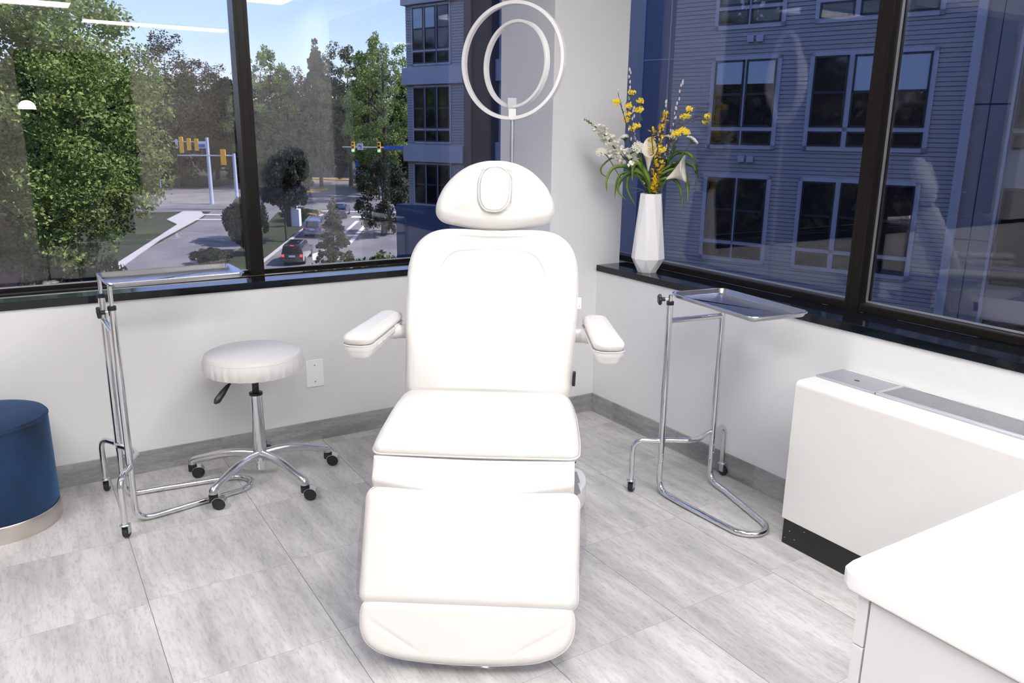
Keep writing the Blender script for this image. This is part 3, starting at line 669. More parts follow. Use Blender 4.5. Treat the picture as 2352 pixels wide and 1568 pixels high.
# clear protective sheet sticking out at the calf rest sides and under the foot rest
mb = MB()
def quadstrip(A, B):
    o = len(mb.v); mb.v += [tuple(a) for a in A]+[tuple(b) for b in B]; k = len(A)
    for i in range(k-1): mb.f.append((o+i, o+i+1, o+k+i+1, o+k+i)); mb.m.append(0)
A = [mid+d*(.13-.28*i/10)+Vector((.322, 0, 0))-n_*.02 for i in range(11)]; B = [a+Vector((.012+.012*math.sin(i*.5), .01, .003*math.sin(i*1.7))) for i, a in enumerate(A)]; quadstrip(A, B); mb.build('clear_cover', CLEAR, chair, angle=180); mb = MB()
A = [mid+d*(.12-.27*i/10)+Vector((-.322, 0, 0))-n_*.02 for i in range(11)]; B = [a+Vector((-.010-.006*math.sin(i*.3), .01, .002*math.sin(i*1.3))) for i, a in enumerate(A)]; quadstrip(A, B); mb.build('clear_cover', CLEAR, chair, angle=180); mb = MB()
A = [mid2+d2*-.083+Vector((-.12+.21*i/12, 0, 0))-n2*.02 for i in range(13)]; B = [a-d2*(.012+.004*math.sin(i*1.1))+Vector((0, -.004, 0)) for i, a in enumerate(A)]; quadstrip(A, B)
mb.build('clear_cover', CLEAR, chair, angle=180)
# backrest
d, n_, l_ = frm(.380, .600, .655, 1.178)
bo_ = [(-.302, -.325), (-.306, -.20), (-.316, 0), (-.320, .13), (-.314, .20), (-.292, .262), (-.250, .303), (-.195, .321), (-.11, .323), (0, .317), (.11, .323), (.195, .321), (.250, .303), (.292, .262), (.314, .20), (.320, .13), (.316, 0), (.306, -.20), (.302, -.325), (.29, -.335), (-.29, -.335)]
bo_ = fpoly([p for p in bo_ if abs(p[1]+.335) > .001] , .06)
arc2 = None
arc = [(-.205, .02), (-.202, .10), (-.192, .16), (-.168, .205), (-.130, .229), (-.07, .236), (0, .2375), (.07, .236), (.130, .229), (.168, .205), (.192, .16), (.202, .10), (.205, .02)]
arc = np.array([(p.x, p.y) for p in cat([(x, y, 0) for x, y in arc], 10)])
def back_h(x, y):
    h = 0
    dd = np.min(np.hypot(arc[:, 0]-x, arc[:, 1]-y)); fade = max(0, min(1, (y+.0)/.16))
    h -= .0030*math.exp(-(dd/.012)**2)*fade
    h += .006*math.exp(-((y-.285)/.03)**2)*0
    h -= .010*math.exp(-((y-.262)/.030)**2)*math.exp(-(x/.14)**4)
    h += .010*math.exp(-((y+.24)/.09)**2)*math.exp(-(x/.2)**2)
    for s in (-1, 1):
        px = s*(.125+(-.05-y)*.10)
        if y < -.05: h -= .0012*math.exp(-((x-px)/.008)**2)*min(1, (-.05-y)/.1)
    return h
mid = Vector((0, .5175, .889)); mb = MB(); cushion(bo_, .095, .030, mid, (1, 0, 0), d, n_, 260, 90, back_h, inset_back=.006, mb=mb); bk = mb.build('backrest', VINYL, chair, angle=80)
mb = MB(); mb.tube(outline3(bo_, mid-n_*.030, (1, 0, 0), d, 200, -.0010), .0026, 6, True); mb.build('piping', VINYLS, bk)
aq = [mid+Vector((x, 0, 0))+d*y+n_*(-.0028+.0024*max(0, min(1, (y-.02)/.12))) for x, y in arc]
MB().tube(aq, .0014, 6).build('seam', VINYLS, bk)
# backrest shell and hinge
mb = MB(); cushion([(x*.9, y*.92) for x, y in bo_], .035, .015, mid-n_*.095, (1, 0, 0), d, n_, 120, 3, mb=mb); mb.build('back_shell', PLASW, chair, angle=60)
# little woven tag on the right edge
tg = MB(); tc = mid+Vector((.321, 0, 0))+d*.045-n_*.030
tg.obox(tc-Vector((.004, 0, 0))-d*.021, Vector((.0155, 0, 0)), d*.042, n_*.0012); tgo = tg.build('fabric_tag', TAGW, chair, smooth=False)
lt = MB()
for i, (q, hgt) in enumerate(((.004, .003), (.008, .0024), (.0115, .002))): lt.obox(tc+Vector((.0035, 0, 0))+d*(q-.021)+n_*.0013, Vector((.0036, 0, 0)), d*hgt, n_*.0003)
lt.build('print', TAGP, tgo, smooth=False)
lt = MB(); lt.obox(tc+Vector((.0045, 0, 0))+d*(.034-.021)+n_*.0013, Vector((.0036, 0, 0)), d*.0035, n_*.0003); lt.build('print', TAGB, tgo, smooth=False)
# headrest: half-moon pillow with a face hole and its plug
th = R(22); d = Vector((0, math.sin(th), math.cos(th))); n_ = Vector((1, 0, 0)).cross(d)
ho_ = [(-.224, -.052), (-.216, -.012), (-.192, .036), (-.150, .083), (-.10, .116), (-.045, .133), (0, .136), (.045, .133), (.10, .116), (.150, .083), (.192, .036), (.216, -.012), (.224, -.052), (.219, -.082), (.196, -.104), (.15, -.116), (.08, -.127), (0, -.133), (-.08, -.127), (-.15, -.116), (-.196, -.104), (-.219, -.082)]
ho_ = [(p.x, p.y) for p in cat([(x, y, 0) for x, y in ho_], 6, True)]
def oval(x, y, hx=.061, hy=.088, cy=.008):
    x = abs(x); y = y-cy; rr = hx*.93
    qx = max(0, x-(hx-rr)); qy = abs(y)-(hy-rr)
    return math.hypot(qx, max(0, qy))-rr if qy > 0 else max(x-hx, -9)
def head_h(x, y):
    o = oval(x, y); h = 0
    if o > 0: h -= .008*math.exp(-(o/.012))
    else: h -= .008
    if -.006 < o < .002: h -= .004
    return h
mid = Vector((0, .690, 1.306)); mb = MB(); cushion(ho_, .095, .042, mid, (1, 0, 0), d, n_, 220, 60, head_h, inset_back=.02, mb=mb, dome=.018); hd = mb.build('headrest', VINYL, chair, angle=80)
mb = MB(); mb.tube(outline3(ho_, mid-n_*.042, (1, 0, 0), d, 200, -.0012), .0024, 6, True); mb.build('piping', VINYLS, hd)
pl = [(.055*math.copysign(abs(math.cos(2*PI*i/64))**.75, math.cos(2*PI*i/64)), .008+.083*math.copysign(abs(math.sin(2*PI*i/64))**.8, math.sin(2*PI*i/64))) for i in range(64)]
mb = MB(); cushion(pl, .03, .007, mid+n_*.0185, (1, 0, 0), d, n_, 96, 10, lambda x, y: .004*(1-(x/.06)**2), mb=mb); mb.build('face_plug', VINYL, hd, angle=80)
mb = MB(); mb.tube([mid+n_*.0165+Vector((.0585*math.copysign(abs(math.cos(2*PI*i/64))**.75, math.cos(2*PI*i/64)), 0, 0))+d*(.008+.0865*math.copysign(abs(math.sin(2*PI*i/64))**.8, math.sin(2*PI*i/64))) for i in range(64)], .0022, 6, True); mb.build('piping', VINYLS, hd)
mb = MB(); mb.obox(mid-n_*.13+Vector((-.07, 0, 0))-d*.10, Vector((.14, 0, 0)), d*.17, n_*.045); mb.obox(mid-n_*.10+Vector((-.035, 0, 0))-d*.22, Vector((.07, 0, 0)), d*.2, n_*.02); mb.build('headrest_bracket', BLACKP, chair, smooth=False, bevel=.006)
# armrests
def arm(name, s):
    bx, fx = s*.388, s*.418; a = thing(name, None, None); a.parent = chair; del_ = None
    O = Vector(((bx+fx)/2, .405, .867)); Y = Vector((bx-fx, .44, -.012)).normalized(); X = Y.cross(Vector((0, 0, 1))).normalized(); Z = X.cross(Y)
    o = rrect(.050, .235, (.040, .040, .046, .046)); o = [(x*(1-.06*(y/.22))+(-.012*s*math.sin((y+.22)/.44*PI)), y) for x, y in o]
    mb = MB(); cushion(o, .036, .020, O, X, Y, Z, 120, 14, lambda x, y: .004*(1-(x/.05)**2), mb=mb); mb.build('arm_pad', VINYL, a, angle=80)
    mb = MB(); mb.tube(outline3(o, O-Z*.0365, X, Y, 100, .0005), .0018, 6, True); mb.build('piping', VINYLS, a)
    o2 = [(x*.95, y*.985) for x, y in o]; mb = MB(); n = 100; prof = [(0, -.037), (.0, -.052), (.006, -.058), (.012, -.072), (.018, -.082), (.028, -.086)]
    vv = []; ff = []
    for ins, z in prof: vv += [q+Z*z for q in outline3(o2, O, X, Y, n, ins)]
    for j in range(len(prof)-1):
        for k in range(n): ff.append((j*n+k, j*n+(k+1) % n, (j+1)*n+(k+1) % n, (j+1)*n+k))
    ff.append(tuple(range(n))); ff.append(tuple((len(prof)-1)*n+k for k in reversed(range(n)))); mb.add(vv, ff); mb.build('arm_housing', PLASW, a, angle=45)
    mb = MB(); mb.tube(cat([(s*.375, .50, .812), (s*.350, .545, .798), (s*.31, .575, .790), (s*.27, .60, .785)], 5), [.030]*5+[.026]*5+[.026]*6, 16); mb.build('arm_bracket', PLASW, a)
arm('armrest', -1); arm('armrest', 1)
# base, lifting column, levers and foot control
mb = MB(); cushion(rrect(.22, .36, .09), .085, .03, (0, .50, .085), (1, 0, 0), (0, 1, 0), (0, 0, 1), 120, 4, mb=mb); mb.build('base', PLASW, chair, angle=60)
mb = MB(); mb.obox((-.13, .30, .085), (.26, 0, 0), (0, .30, 0), (0, .04, .40)); mb.build('lifting_column', PLASW, chair, smooth=False, bevel=.02, bseg=4)
mb = MB(); mb.obox((-.24, .02, .455), (.48, 0, 0), (0, .42, .012), (0, 0, .05)); mb.build('seat_frame', PLASG, chair, smooth=False, bevel=.008)
mb = MB(); mb.tube([(.0, .1, .46), (.0, -.12, .33), (.0, -.21, .25)], .02, 12); mb.build('leg_rest_arm', PLASG, chair)
fc = thing('foot_control', None, None); fc.parent = chair; fc['label'] = 'grey and white foot control beside the chair base'
fo2 = [(.21, .56), (.30, .56), (.345, .66), (.385, .78), (.385, .87), (.36, .925), (.30, .94), (.21, .94)]; fo2 = [(p.x, p.y) for p in cat([(x, y, 0) for x, y in fo2], 4, True)]
mb = MB(); cushion([(x, y) for x, y in fo2], .10, .012, (0, 0, .105), (1, 0, 0), (0, 1, 0), (0, 0, 1), 120, 4, mb=mb); mb.build('housing', PLASW, fc, angle=60)
for y0, y1 in ((.64, .735), (.745, .84)): mb = MB(); mb.obox((.255, y0, .106), (.105, .02, 0), (-.01, y1-y0, 0), (0, 0, .012)); mb.build('pedal', PLASG, fc, smooth=False, bevel=.004)
mb = MB(); mb.lathe([(0, 0), (.022, 0), (.026, .03), (.02, .05), (0, .05)], (.30, .905, .105), 20); mb.build('cable_boss', ZINC, fc)
MB().obox((.300, .86, .15), (.045, .01, 0), (-.01, .03, .0), (.008, 0, .045)).build('clip', BLACKP, fc, smooth=False, bevel=.003)
MB().obox((.303, .40, .645), (.012, 0, 0), (0, .022, 0), (.002, .01, .05)).build('side_lever', BLACKP, chair, smooth=False, bevel=.004)

# ------------------------------------------------------------------ vase and artificial flowers on the right sill
vx, vy, vz = .085, -.312, .835
V0 = Vector((vx, vy, vz)); rt = Vector((.8515, -.5243, 0)); bkd = Vector((.527, .85, 0)); UP = Vector((0, 0, 1))
t = thing('vase', 'tall white faceted ceramic vase holding flowers on the right window sill', 'vase', V0)
mb = MB(); n = 8
def hexr(r_, z, off): return [(r_*math.cos(2*PI*(k+off)/n+.35), r_*math.sin(2*PI*(k+off)/n+.35), z) for k in range(n)]
v_ = hexr(.050, 0, 0)+hexr(.062, .012, .5)*0+hexr(.085, .072, .5)+hexr(.056, .400, 0)+hexr(.051, .400, 0)+hexr(.060, .30, .5)
f_ = []
for k in range(n):
    a, b = k, (k+1) % n; A, B = n+k, n+(k-1) % n; T0, T1 = 2*n+k, 2*n+(k+1) % n
    f_.append((a, b, n+k)); f_.append((n+k, a, n+(k-1) % n)); f_.append((n+k, T0, n+(k-1) % n)); f_.append((n+k, T1, T0))
    f_.append((T0, T1, 3*n+(k+1) % n, 3*n+k)); f_.append((3*n+k, 3*n+(k+1) % n, 4*n+k)); f_.append((4*n+k, 3*n+k, 4*n+(k-1) % n))
f_.append(tuple(reversed(range(n)))); f_.append(tuple(4*n+k for k in range(n)))
mb.add(v_, f_); mb.build('vase_body', VASE, t, smooth=False, bevel=.0012)
def fp(px, py, dd=0.0):
    """offset in metres from the vase foot: px right, py up, dd away"""
    return V0+rt*px+UP*py+bkd*dd
S = .002290
def q_(px, py, dd=0.0): return fp((px-1489-.043*(622-py))*S, (622-py)*S*.955, dd)   # bouquet layout drawn on a sheet; 1 unit = 2.3 mm
MOUTH = (1497, 447)
random.seed(11)
def stemcurve(pts, dd):
    P = [q_(MOUTH[0]+random.uniform(-14, 14), 520, random.uniform(-.02, .02)), q_(MOUTH[0]+(pts[0][0]-MOUTH[0])*.16+random.uniform(-5, 5), 438, dd*.25)]
    m = len(pts)
    for i, p in enumerate(pts): P.append(q_(p[0], p[1], dd*(.45+.55*(i+1)/m)))
    return cat(P, 6)
def leaf(mb, base, dirv, length, width, droop=.2, fold=.15):
    dirv = Vector(dirv).normalized(); sd_ = dirv.cross(UP); sd_ = sd_.normalized() if sd_.length > .05 else rt.copy(); nr = sd_.cross(dirv); n = 6; o = len(mb.v)
    for i in range(n+1):
        u = i/n; c = base+dirv*length*u-UP*droop*length*u*u; w_ = width*math.sin(PI*min(1, u*.93+.07))**.8*.5
        if i == n: w_ = .0003
        mb.v += [tuple(c-sd_*w_+nr*w_*fold), tuple(c), tuple(c+sd_*w_+nr*w_*fold)]
    for i in range(n):
        for k in range(2): a = o+i*3+k; mb.f.append((a, a+1, a+4, a+3)); mb.m.append(mb.cur)
def rdir(flat=.3): a = random.uniform(0, 2*PI); return Vector((math.cos(a), math.sin(a), random.uniform(-flat, 1)))
# calla lilies
def calla(pts, dd, dirv, ln, rad, label, open_):
    P = stemcurve(pts, dd); t = thing('calla_lily', label, 'flower', P[0], group='calla lilies in the vase'); L0 = P[0]
    MB().tube([p-L0 for p in P], .004, 8).build('stem', STEMG, t)
    dirv = Vector(dirv).normalized(); b = P[-1]-L0; sx = dirv.cross(UP).normalized(); sy = sx.cross(dirv); mb = MB(); n = 28; m = 12
    for j in range(m+1):
        u = j/m
        for k in range(n+1):
            a = -PI*1.06+2.12*PI*k/n; r_ = rad*(.10+.34*u+.62*u**open_); back = (1+math.cos(a))*.5
            tip = ln*u*(.60+.40*back)+(.045*u**5)*(back**3); flare = .55*rad*u**3*(1-back)*.4
            spread = 1+.25*u**4*back
            c = b+dirv*tip+(sx*math.sin(a)+sy*math.cos(a))*r_*spread*(1-.02*(k/n))
            c -= UP*(.040*u**5*back**2)*(1 if open_ > 2 else .2); c += (sx*math.sin(a)+sy*math.cos(a))*(.35*rad*u**6)*(1 if open_ > 2 else .2)
            mb.v.append(tuple(c))
    for j in range(m):
        for k in range(n): a = j*(n+1)+k; mb.f.append((a, a+1, a+n+2, a+n+1)); mb.m.append(0)
    o = mb.build('bloom', FLOWERC, t, angle=180); sm = o.modifiers.new('thickness', 'SOLIDIFY'); sm.thickness = .0012
    MB().tube([b+dirv*.01, b+dirv*ln*.55], [.004, .003], 8).build('spadix', FLOWERY, t)
calla([(1512, 430), (1526, 405)], -.05, rt*.80+UP*.62-bkd*.30, .115, .048, 'open cream calla lily leaning right over the vase', 2.2)
calla([(1492, 420), (1488, 388)], -.02, rt*-.02+UP*1+bkd*-.10, .125, .028, 'narrow upright cream calla lily in the centre of the bouquet', 1.6)
# snapdragon
def snap():
    pts = [(1478, 420), (1452, 375), (1420, 345), (1388, 305), (1352, 277)]; P = stemcurve(pts, -.05); L0 = P[0]
    t = thing('snapdragon', 'white snapdragon spike with green buds leaning left in the bouquet', 'flower', L0); MB().tube([p-L0 for p in P], .0028, 7).build('stem', STEMG, t)
    n = len(P); mb = MB(); bud = MB()
    for i in range(20, n):
        u = (i-20)/(n-20)
        for k in range(6 if u < .72 else 2):
            a = random.uniform(0, 2*PI); off = (rt*math.cos(a)+bkd*math.sin(a)*.9+UP*random.uniform(-.3, .6)); r_ = .036*(1-u)+.006; c = P[i]-L0+off*r_
            if u < .72:
                for q in range(5):
                    dv = (off+rdir(.8)*.9).normalized(); o = len(mb.v); sd_ = dv.cross(UP).normalized(); ln = random.uniform(.020, .028)*(1-.35*u); w_ = ln*.55; nr = sd_.cross(dv)
                    mb.v += [tuple(c), tuple(c+dv*ln*.5-sd_*w_+nr*.003), tuple(c+dv*ln+nr*-.003), tuple(c+dv*ln*.5+sd_*w_+nr*.003), tuple(c+dv*ln*.55-nr*.003)]
                    mb.f += [(o, o+1, o+4), (o+1, o+2, o+4), (o+2, o+3, o+4), (o+3, o, o+4)]; mb.m += [0]*4
                mb.ball(c, .010*(1.1-u), 7, 5)
            else: bud.ball(P[i]-L0+off*.007, .0055*(1.5-u), 7, 5, (1, 1, 1.4))
    mb.build('blossoms', FLOWERW, t, angle=180); bud.build('buds', BUDGR, t)
snap()
# queen anne's lace umbels
def lace(pts, dd, rad, face, label):
    P = stemcurve(pts, dd); L0 = P[0]; t = thing('lace_flower', label, 'flower', L0, group='lace flowers'); MB().tube([p-L0 for p in P], .002, 6).build('stem', STEMG, t)
    face = Vector(face).normalized(); a1 = face.orthogonal().normalized(); a2 = face.cross(a1); c = P[-1]-L0; ray_ = MB(); fl = MB()
    for i in range(34):
        rr = rad*math.sqrt((i+.5)/34); a = i*2.39996; e = c+(a1*math.cos(a)+a2*math.sin(a))*rr+face*(.020-.012*(rr/rad)**2)
        ray_.tube([c-face*.012, e], .0007, 4)
        for j in range(16):
            b = e+(a1*random.uniform(-1, 1)+a2*random.uniform(-1, 1))*.0058+face*random.uniform(-.001, .003); fl.ball(b, random.uniform(.0014, .0023), 5, 3)
    ray_.build('umbel_rays', LACEG, t); fl.build('florets', FLOWERW, t)
lace([(1440, 420), (1400, 358), (1386, 350)], -.03, .026, (-.5, -.3, .6), 'white lace flower at the far left of the bouquet')
lace([(1478, 400), (1468, 345), (1461, 338)], -.08, .030, -bkd*.9+UP*.5, 'white lace flower facing forward left of centre')
lace([(1465, 400), (1440, 330), (1440, 318)], .02, .022, UP+rt*-.2, 'small white lace flower behind the snapdragon')
lace([(1520, 400), (1536, 330), (1540, 318)], .03, .028, UP+rt*.3, 'white lace flower seen from below right of centre')
lace([(1530, 410), (1568, 345), (1582, 322)], -.01, .030, UP+rt*.7, 'white lace flower at the right side of the bouquet')
# yellow berry sprays
def spray(pts, dd, heads, leaves, label):
    P = stemcurve(pts, dd); L0 = P[0]; t = thing('berry_spray', label, 'flower', L0, group='yellow blossom sprays'); st_ = MB(); st_.tube([p-L0 for p in P], .0017, 6); lf = MB()
    for hx, hy in heads:
        c = q_(hx, hy, dd+random.uniform(-.015, .015))-L0; nb = min(P, key=lambda p: ((p-L0)-c).length+max(0, (p-L0).z-c.z)*2)-L0
        st_.tube([nb, nb.lerp(c, .6)-UP*.003, c], .0010, 5)
        hb = MB()
        for k in range(60):
            v = Vector((random.gauss(0, 1), random.gauss(0, 1), random.gauss(0, .62))).normalized()*random.uniform(.3, 1); hb.ball(c+Vector((v.x*.020, v.y*.020, v.z*.017)), random.uniform(.0028, .0042), 6, 4)
        hb.build('blossom_cluster', FLOWERY, t)
    for x, y, ln in leaves: leaf(lf, q_(x, y, dd)-L0, rt*random.uniform(-.8, .8)+UP*.35-bkd*.2, ln, ln*.5, .1)
    st_.build('stem', STEMB, t); 
    if leaves: lf.build('leaves', ROUNDL, t, angle=180)
spray([(1480, 390), (1455, 300), (1440, 240)], .0, [(1453, 216), (1445, 246), (1446, 262), (1442, 275)], [(1446, 224, .028), (1452, 246, .03), (1430, 262, .03)], 'tall yellow blossom spray at the left')
spray([(1483, 390), (1472, 310), (1468, 240)], .03, [(1472, 235), (1473, 252), (1468, 255), (1466, 288), (1456, 294)], [(1480, 262, .03), (1478, 278, .028), (1455, 308, .045)], 'yellow blossom spray with round leaves left of centre')
spray([(1470, 400), (1436, 270), (1425, 238)], -.02, [(1420, 236), (1418, 238)], [(1427, 240, .022), (1448, 272, .022)], 'short yellow blossom spray reaching to the upper left')
spray([(1510, 400), (1535, 310), (1560, 275), (1576, 256)], .02, [(1577, 250), (1568, 267), (1574, 264)], [(1560, 285, .022)], 'yellow blossom spray at the upper right')
spray([(1512, 400), (1545, 305), (1590, 268), (1610, 275)], -.03, [(1613, 266), (1611, 277)], [(1585, 282, .03)], 'yellow blossom spray reaching farthest right')
spray([(1505, 400), (1535, 330), (1548, 305)], -.06, [(1542, 306), (1558, 296), (1565, 302), (1515, 341), (1546, 303)], [(1551, 310, .04), (1538, 332, .05), (1530, 360, .03)], 'low yellow blossom spray over the open calla lily')
# forsythia
def forsy(pts, dd, label, n0=40):
    P = stemcurve(pts, dd); L0 = P[0]; t = thing('forsythia_branch', label, 'flower', L0, group='forsythia branches'); MB().tube([p-L0 for p in P], .0022, 6).build('stem', STEMB, t); mb = MB()
    for i in range(n0):
        u = i/n0; k = 8+u*(len(P)-9); a = P[int(k)].lerp(P[min(len(P)-1, int(k)+1)], k-int(k))-L0; off = rdir(.5).normalized()
        c = a+off*.008
        for j in range(4):
            dv = (off*.8+UP*.3+rdir(1)*.55).normalized(); sd_ = dv.cross(UP).normalized(); o = len(mb.v); ln = random.uniform(.017, .025); nr = sd_.cross(dv)
            mb.v += [tuple(c), tuple(c+dv*ln*.55-sd_*.0058+nr*.002), tuple(c+dv*ln), tuple(c+dv*ln*.55+sd_*.0058+nr*.002)]; mb.f += [(o, o+1, o+2, o+3)]; mb.m += [0]
    mb.build('blossoms', FLOWERY, t, angle=180)
forsy([(1500, 425), (1508, 360), (1515, 300), (1524, 262)], -.04, 'tall yellow forsythia branch in the centre of the bouquet', 70)
forsy([(1503, 425), (1500, 370), (1494, 320), (1493, 296)], -.05, 'short yellow forsythia branch left of the tall one', 34)
forsy([(1499, 430), (1503, 400), (1512, 370)], -.07, 'low yellow forsythia branch just over the vase mouth', 34)
# pussy willow
def willow(pts, dd, label, lv=()):
    P = stemcurve(pts, dd); L0 = P[0]; t = thing('pussy_willow', label, 'branch', L0, group='pussy willow twigs'); MB().tube([p-L0 for p in P], .0016, 6).build('twig', STEMB, t); mb = MB(); lf = MB(); n = len(P)
    for i in range(10, n, 1):
        if i % 2 and random.random() < .4: continue
        off = (rt*random.choice((-1, 1))*random.uniform(.5, 1)+bkd*random.uniform(-.6, .6)).normalized(); MB().ball(P[i]-L0+off*.003+UP*.003, .0048, 7, 5, (1, 1, 2.0)).build('catkin', BUDG, t)
    MB().ball(P[-1]-L0, .0042, 7, 5, (1, 1, 2)).build('catkin', BUDG, t)
    for x, y, ln in lv: leaf(lf, q_(x, y, dd)-L0, rt*random.uniform(-1, 1)+UP*.3, ln, ln*.5)
    if lv: lf.build('leaves', ROUNDL, t, angle=180)
willow([(1475, 400), (1458, 300), (1449, 230), (1450, 168)], .02, 'tall pussy willow twig at the left against the wall edge', [(1446, 192, .02), (1456, 195, .026)])
willow([(1478, 400), (1462, 320), (1460, 250)], .05, 'shorter pussy willow twig left of centre')
willow([(1472, 400), (1440, 280), (1422, 215)], -.01, 'thin pussy willow twig leaning to the upper left')
willow([(1512, 400), (1540, 300), (1555, 230), (1563, 192)], .02, 'tall pussy willow twig at the right', [(1553, 212, .024), (1558, 205, .02)])
willow([(1508, 400), (1522, 320), (1530, 235)], .05, 'pussy willow twig right of centre', [(1519, 266, .03)])
willow([(1512, 410), (1538, 330), (1549, 250)], .0, 'pussy willow twig between the two right ones')
# strap leaves: individual grass-like leaf bunches
def strap(pts, dd, wd, label):
    wd *= 1.02
    P = [q_(MOUTH[0]+random.uniform(-10, 10), 500, 0)]+[q_(MOUTH[0]+(pts[0][0]-MOUTH[0])*.25, 436, dd*.3)]+[q_(x, y, dd*(.4+.6*(i+1)/len(pts))) for i, (x, y) in enumerate(pts)]; P = cat(P, 6); L0 = P[0]; n = len(P); mb = MB()
    for i in range(n):
        T = (P[min(n-1, i+1)]-P[max(0, i-1)]).normalized(); sd_ = (T.cross(bkd)+T.cross(UP)*.4); sd_ = sd_.normalized() if sd_.length > 1e-3 else rt; u = i/(n-1); w_ = wd*.5*min(1, .35+u*2)*(1-u**5)+.0002; nr = sd_.cross(T).normalized()*w_*.35
        c = P[i]-L0; mb.v += [tuple(c-sd_*w_+nr), tuple(c), tuple(c+sd_*w_+nr)]
    for i in range(n-1):
        for k in range(2): a = i*3+k; mb.f.append((a, a+1, a+4, a+3)); mb.m.append(0)
    o = mb.build('strap_leaf', BLADE, None, angle=180); o.location = L0; sm = o.modifiers.new('thickness', 'SOLIDIFY'); sm.thickness = .0008
    tag(o, label, 'leaf', 'long green strap leaves drooping from the bouquet')
G_ = 'long green strap leaf drooping over the left side of the vase'; H_ = 'long green strap leaf drooping over the right side of the vase'
for pts, dd, wd, lb in [
    ([(1480, 395), (1455, 385), (1430, 378), (1408, 385), (1396, 410), (1396, 436)], -.05, .020, G_),
    ([(1478, 400), (1450, 365), (1415, 360), (1390, 378), (1388, 395), (1408, 408)], .02, .010, G_),
    ([(1482, 410), (1455, 395), (1430, 395), (1418, 418), (1415, 452)], -.03, .016, G_),
    ([(1485, 405), (1462, 390), (1435, 400), (1420, 430), (1440, 455)], -.06, .018, G_),
    ([(1486, 400), (1470, 385), (1448, 395), (1442, 430), (1462, 470)], -.04, .020, G_),
    ([(1485, 400), (1465, 372), (1452, 380), (1450, 410)], -.08, .022, G_),
    ([(1482, 395), (1470, 360), (1458, 345), (1450, 365), (1440, 420)], -.02, .016, G_),
    ([(1510, 405), (1540, 385), (1565, 395), (1575, 430), (1574, 458)], -.03, .017, H_),
    ([(1512, 410), (1540, 405), (1557, 425), (1564, 475)], -.05, .019, H_),
    ([(1512, 400), (1550, 370), (1585, 375), (1598, 400), (1588, 430)], .0, .016, H_),
    ([(1512, 395), (1550, 350), (1580, 350), (1597, 372), (1594, 395)], .03, .018, H_),
    ([(1510, 400), (1545, 378), (1570, 385), (1580, 415), (1582, 440)], .03, .015, H_)]: strap(pts, dd, wd, lb)

def fernery(cx, cy, label, sgn, n=16):
    P0 = q_(MOUTH[0], 470, 0); t = thing('greenery_sprig', label, 'leaf', P0, group='green sprigs filling the bouquet'); st_ = MB(); lf = MB()
    tip = q_(cx, cy, random.uniform(-.02, .03))-P0; P = cat([Vector((0, 0, 0)), tip*.5+UP*.02, tip], 8); st_.tube(P, .0016, 6)
    for i in range(n):
        u = .35+.65*i/(n-1); k = u*(len(P)-1.001); c = P[int(k)].lerp(P[int(k)+1], k-int(k)); leaf(lf, c, rt*random.uniform(-1, 1)+UP*random.uniform(-.1, .9)+bkd*random.uniform(-.6, .4), random.uniform(.045, .075), .020, .25)
    st_.build('stem', STEMG, t); lf.build('leaves', ROUNDL, t, angle=180)
for cx, cy, lb, sg in ((1450, 345, 'leafy green sprig behind the left lace flowers', -1), (1470, 375, 'leafy green sprig low on the left of the bouquet', -1), (1545, 345, 'leafy green sprig under the right lace flowers', 1), (1535, 385, 'leafy green sprig low on the right of the bouquet', 1), (1560, 360, 'leafy green sprig at the far right of the bouquet', 1), (1505, 350, 'leafy green sprig in the middle of the bouquet', 1)): fernery(cx, cy, lb, sg)
# ------------------------------------------------------------------ outside: apartment building opposite (two wings)
BR = math.atan2(-.93843, .34546)
def building(label, loc, x0, x1, wins, depth, setx, extra):
    t = thing('apartment_building', label, 'building', (loc[0], loc[1], 0), BR)
    # clapboard siding: real overlapping boards
    mb = MB(); z = -13.5; p = .1016; zt = 13.5; v = []; n = int((zt-z)/p)
    for i in range(n):
        zz = z+i*p; v += [(0.0, zz), (.006, zz+p*.84), (.032, zz+p*.85), (.032, zz+p*.99)]
    o = len(mb.v)
    for y, zz in v: mb.v.append((x0, y, zz)); mb.v.append((x1, y, zz))
    for i in range(len(v)-1): mb.f.append((o+2*i, o+2*i+1, o+2*i+3, o+2*i+2)); mb.m.append(0)
    mb.box(x0, x1, .034, depth, z, zt)
    mb.build('siding_wall', SIDING, t, smooth=False)
    def win(xa, xb, za, zb, sash, dark=True, blind=0):
        f = MB(); e = .045
        f.box(xa, xb, -.05, -.02, za, za+e); f.box(xa, xb, -.05, -.02, zb-e, zb); f.box(xa, xa+e, -.05, -.02, za, zb); f.box(xb-e, xb, -.05, -.02, za, zb)
        if sash: zm = za+(zb-za)*.49; f.box(xa, xb, -.05, -.02, zm-.03, zm+.03)
        wf = f.build('window', WFRAME, t, smooth=False)
        MB().box(xa+e, xb-e, -.034, -.028, za+e, zb-e).build('pane', WGLASS, wf, smooth=False)
        if blind: MB().box(xa+e, xb-e, -.0365, -.0345, zb-e-(zb-za-2*e)*blind, zb-e).build('blind', BLIND, wf, smooth=False)
    for w_ in wins: win(*w_)
    # light casing around window groups
    extra(t)
    return t
PIT = 2.955
random.seed(5)
winsR = []
groupsR = [(-.19, .60, .66, 1.44), (2.37, 3.17, 3.30, 4.10, 4.17, 4.97), (-6.2, -5.4, -5.3, -4.5)]
for k in (-3, -2, -1, 0, 1, 2):
    z = PIT*k
    for g in groupsR[:2]:
        for i in range(0, len(g), 2):
            bl = 0 if k < 0 else random.choice((0, .5, .35, .5))
            winsR.append((g[i], g[i+1], z+1.76, z+3.41, True, True, bl)); winsR.append((g[i], g[i+1], z+1.31, z+1.66, False, True, 0))
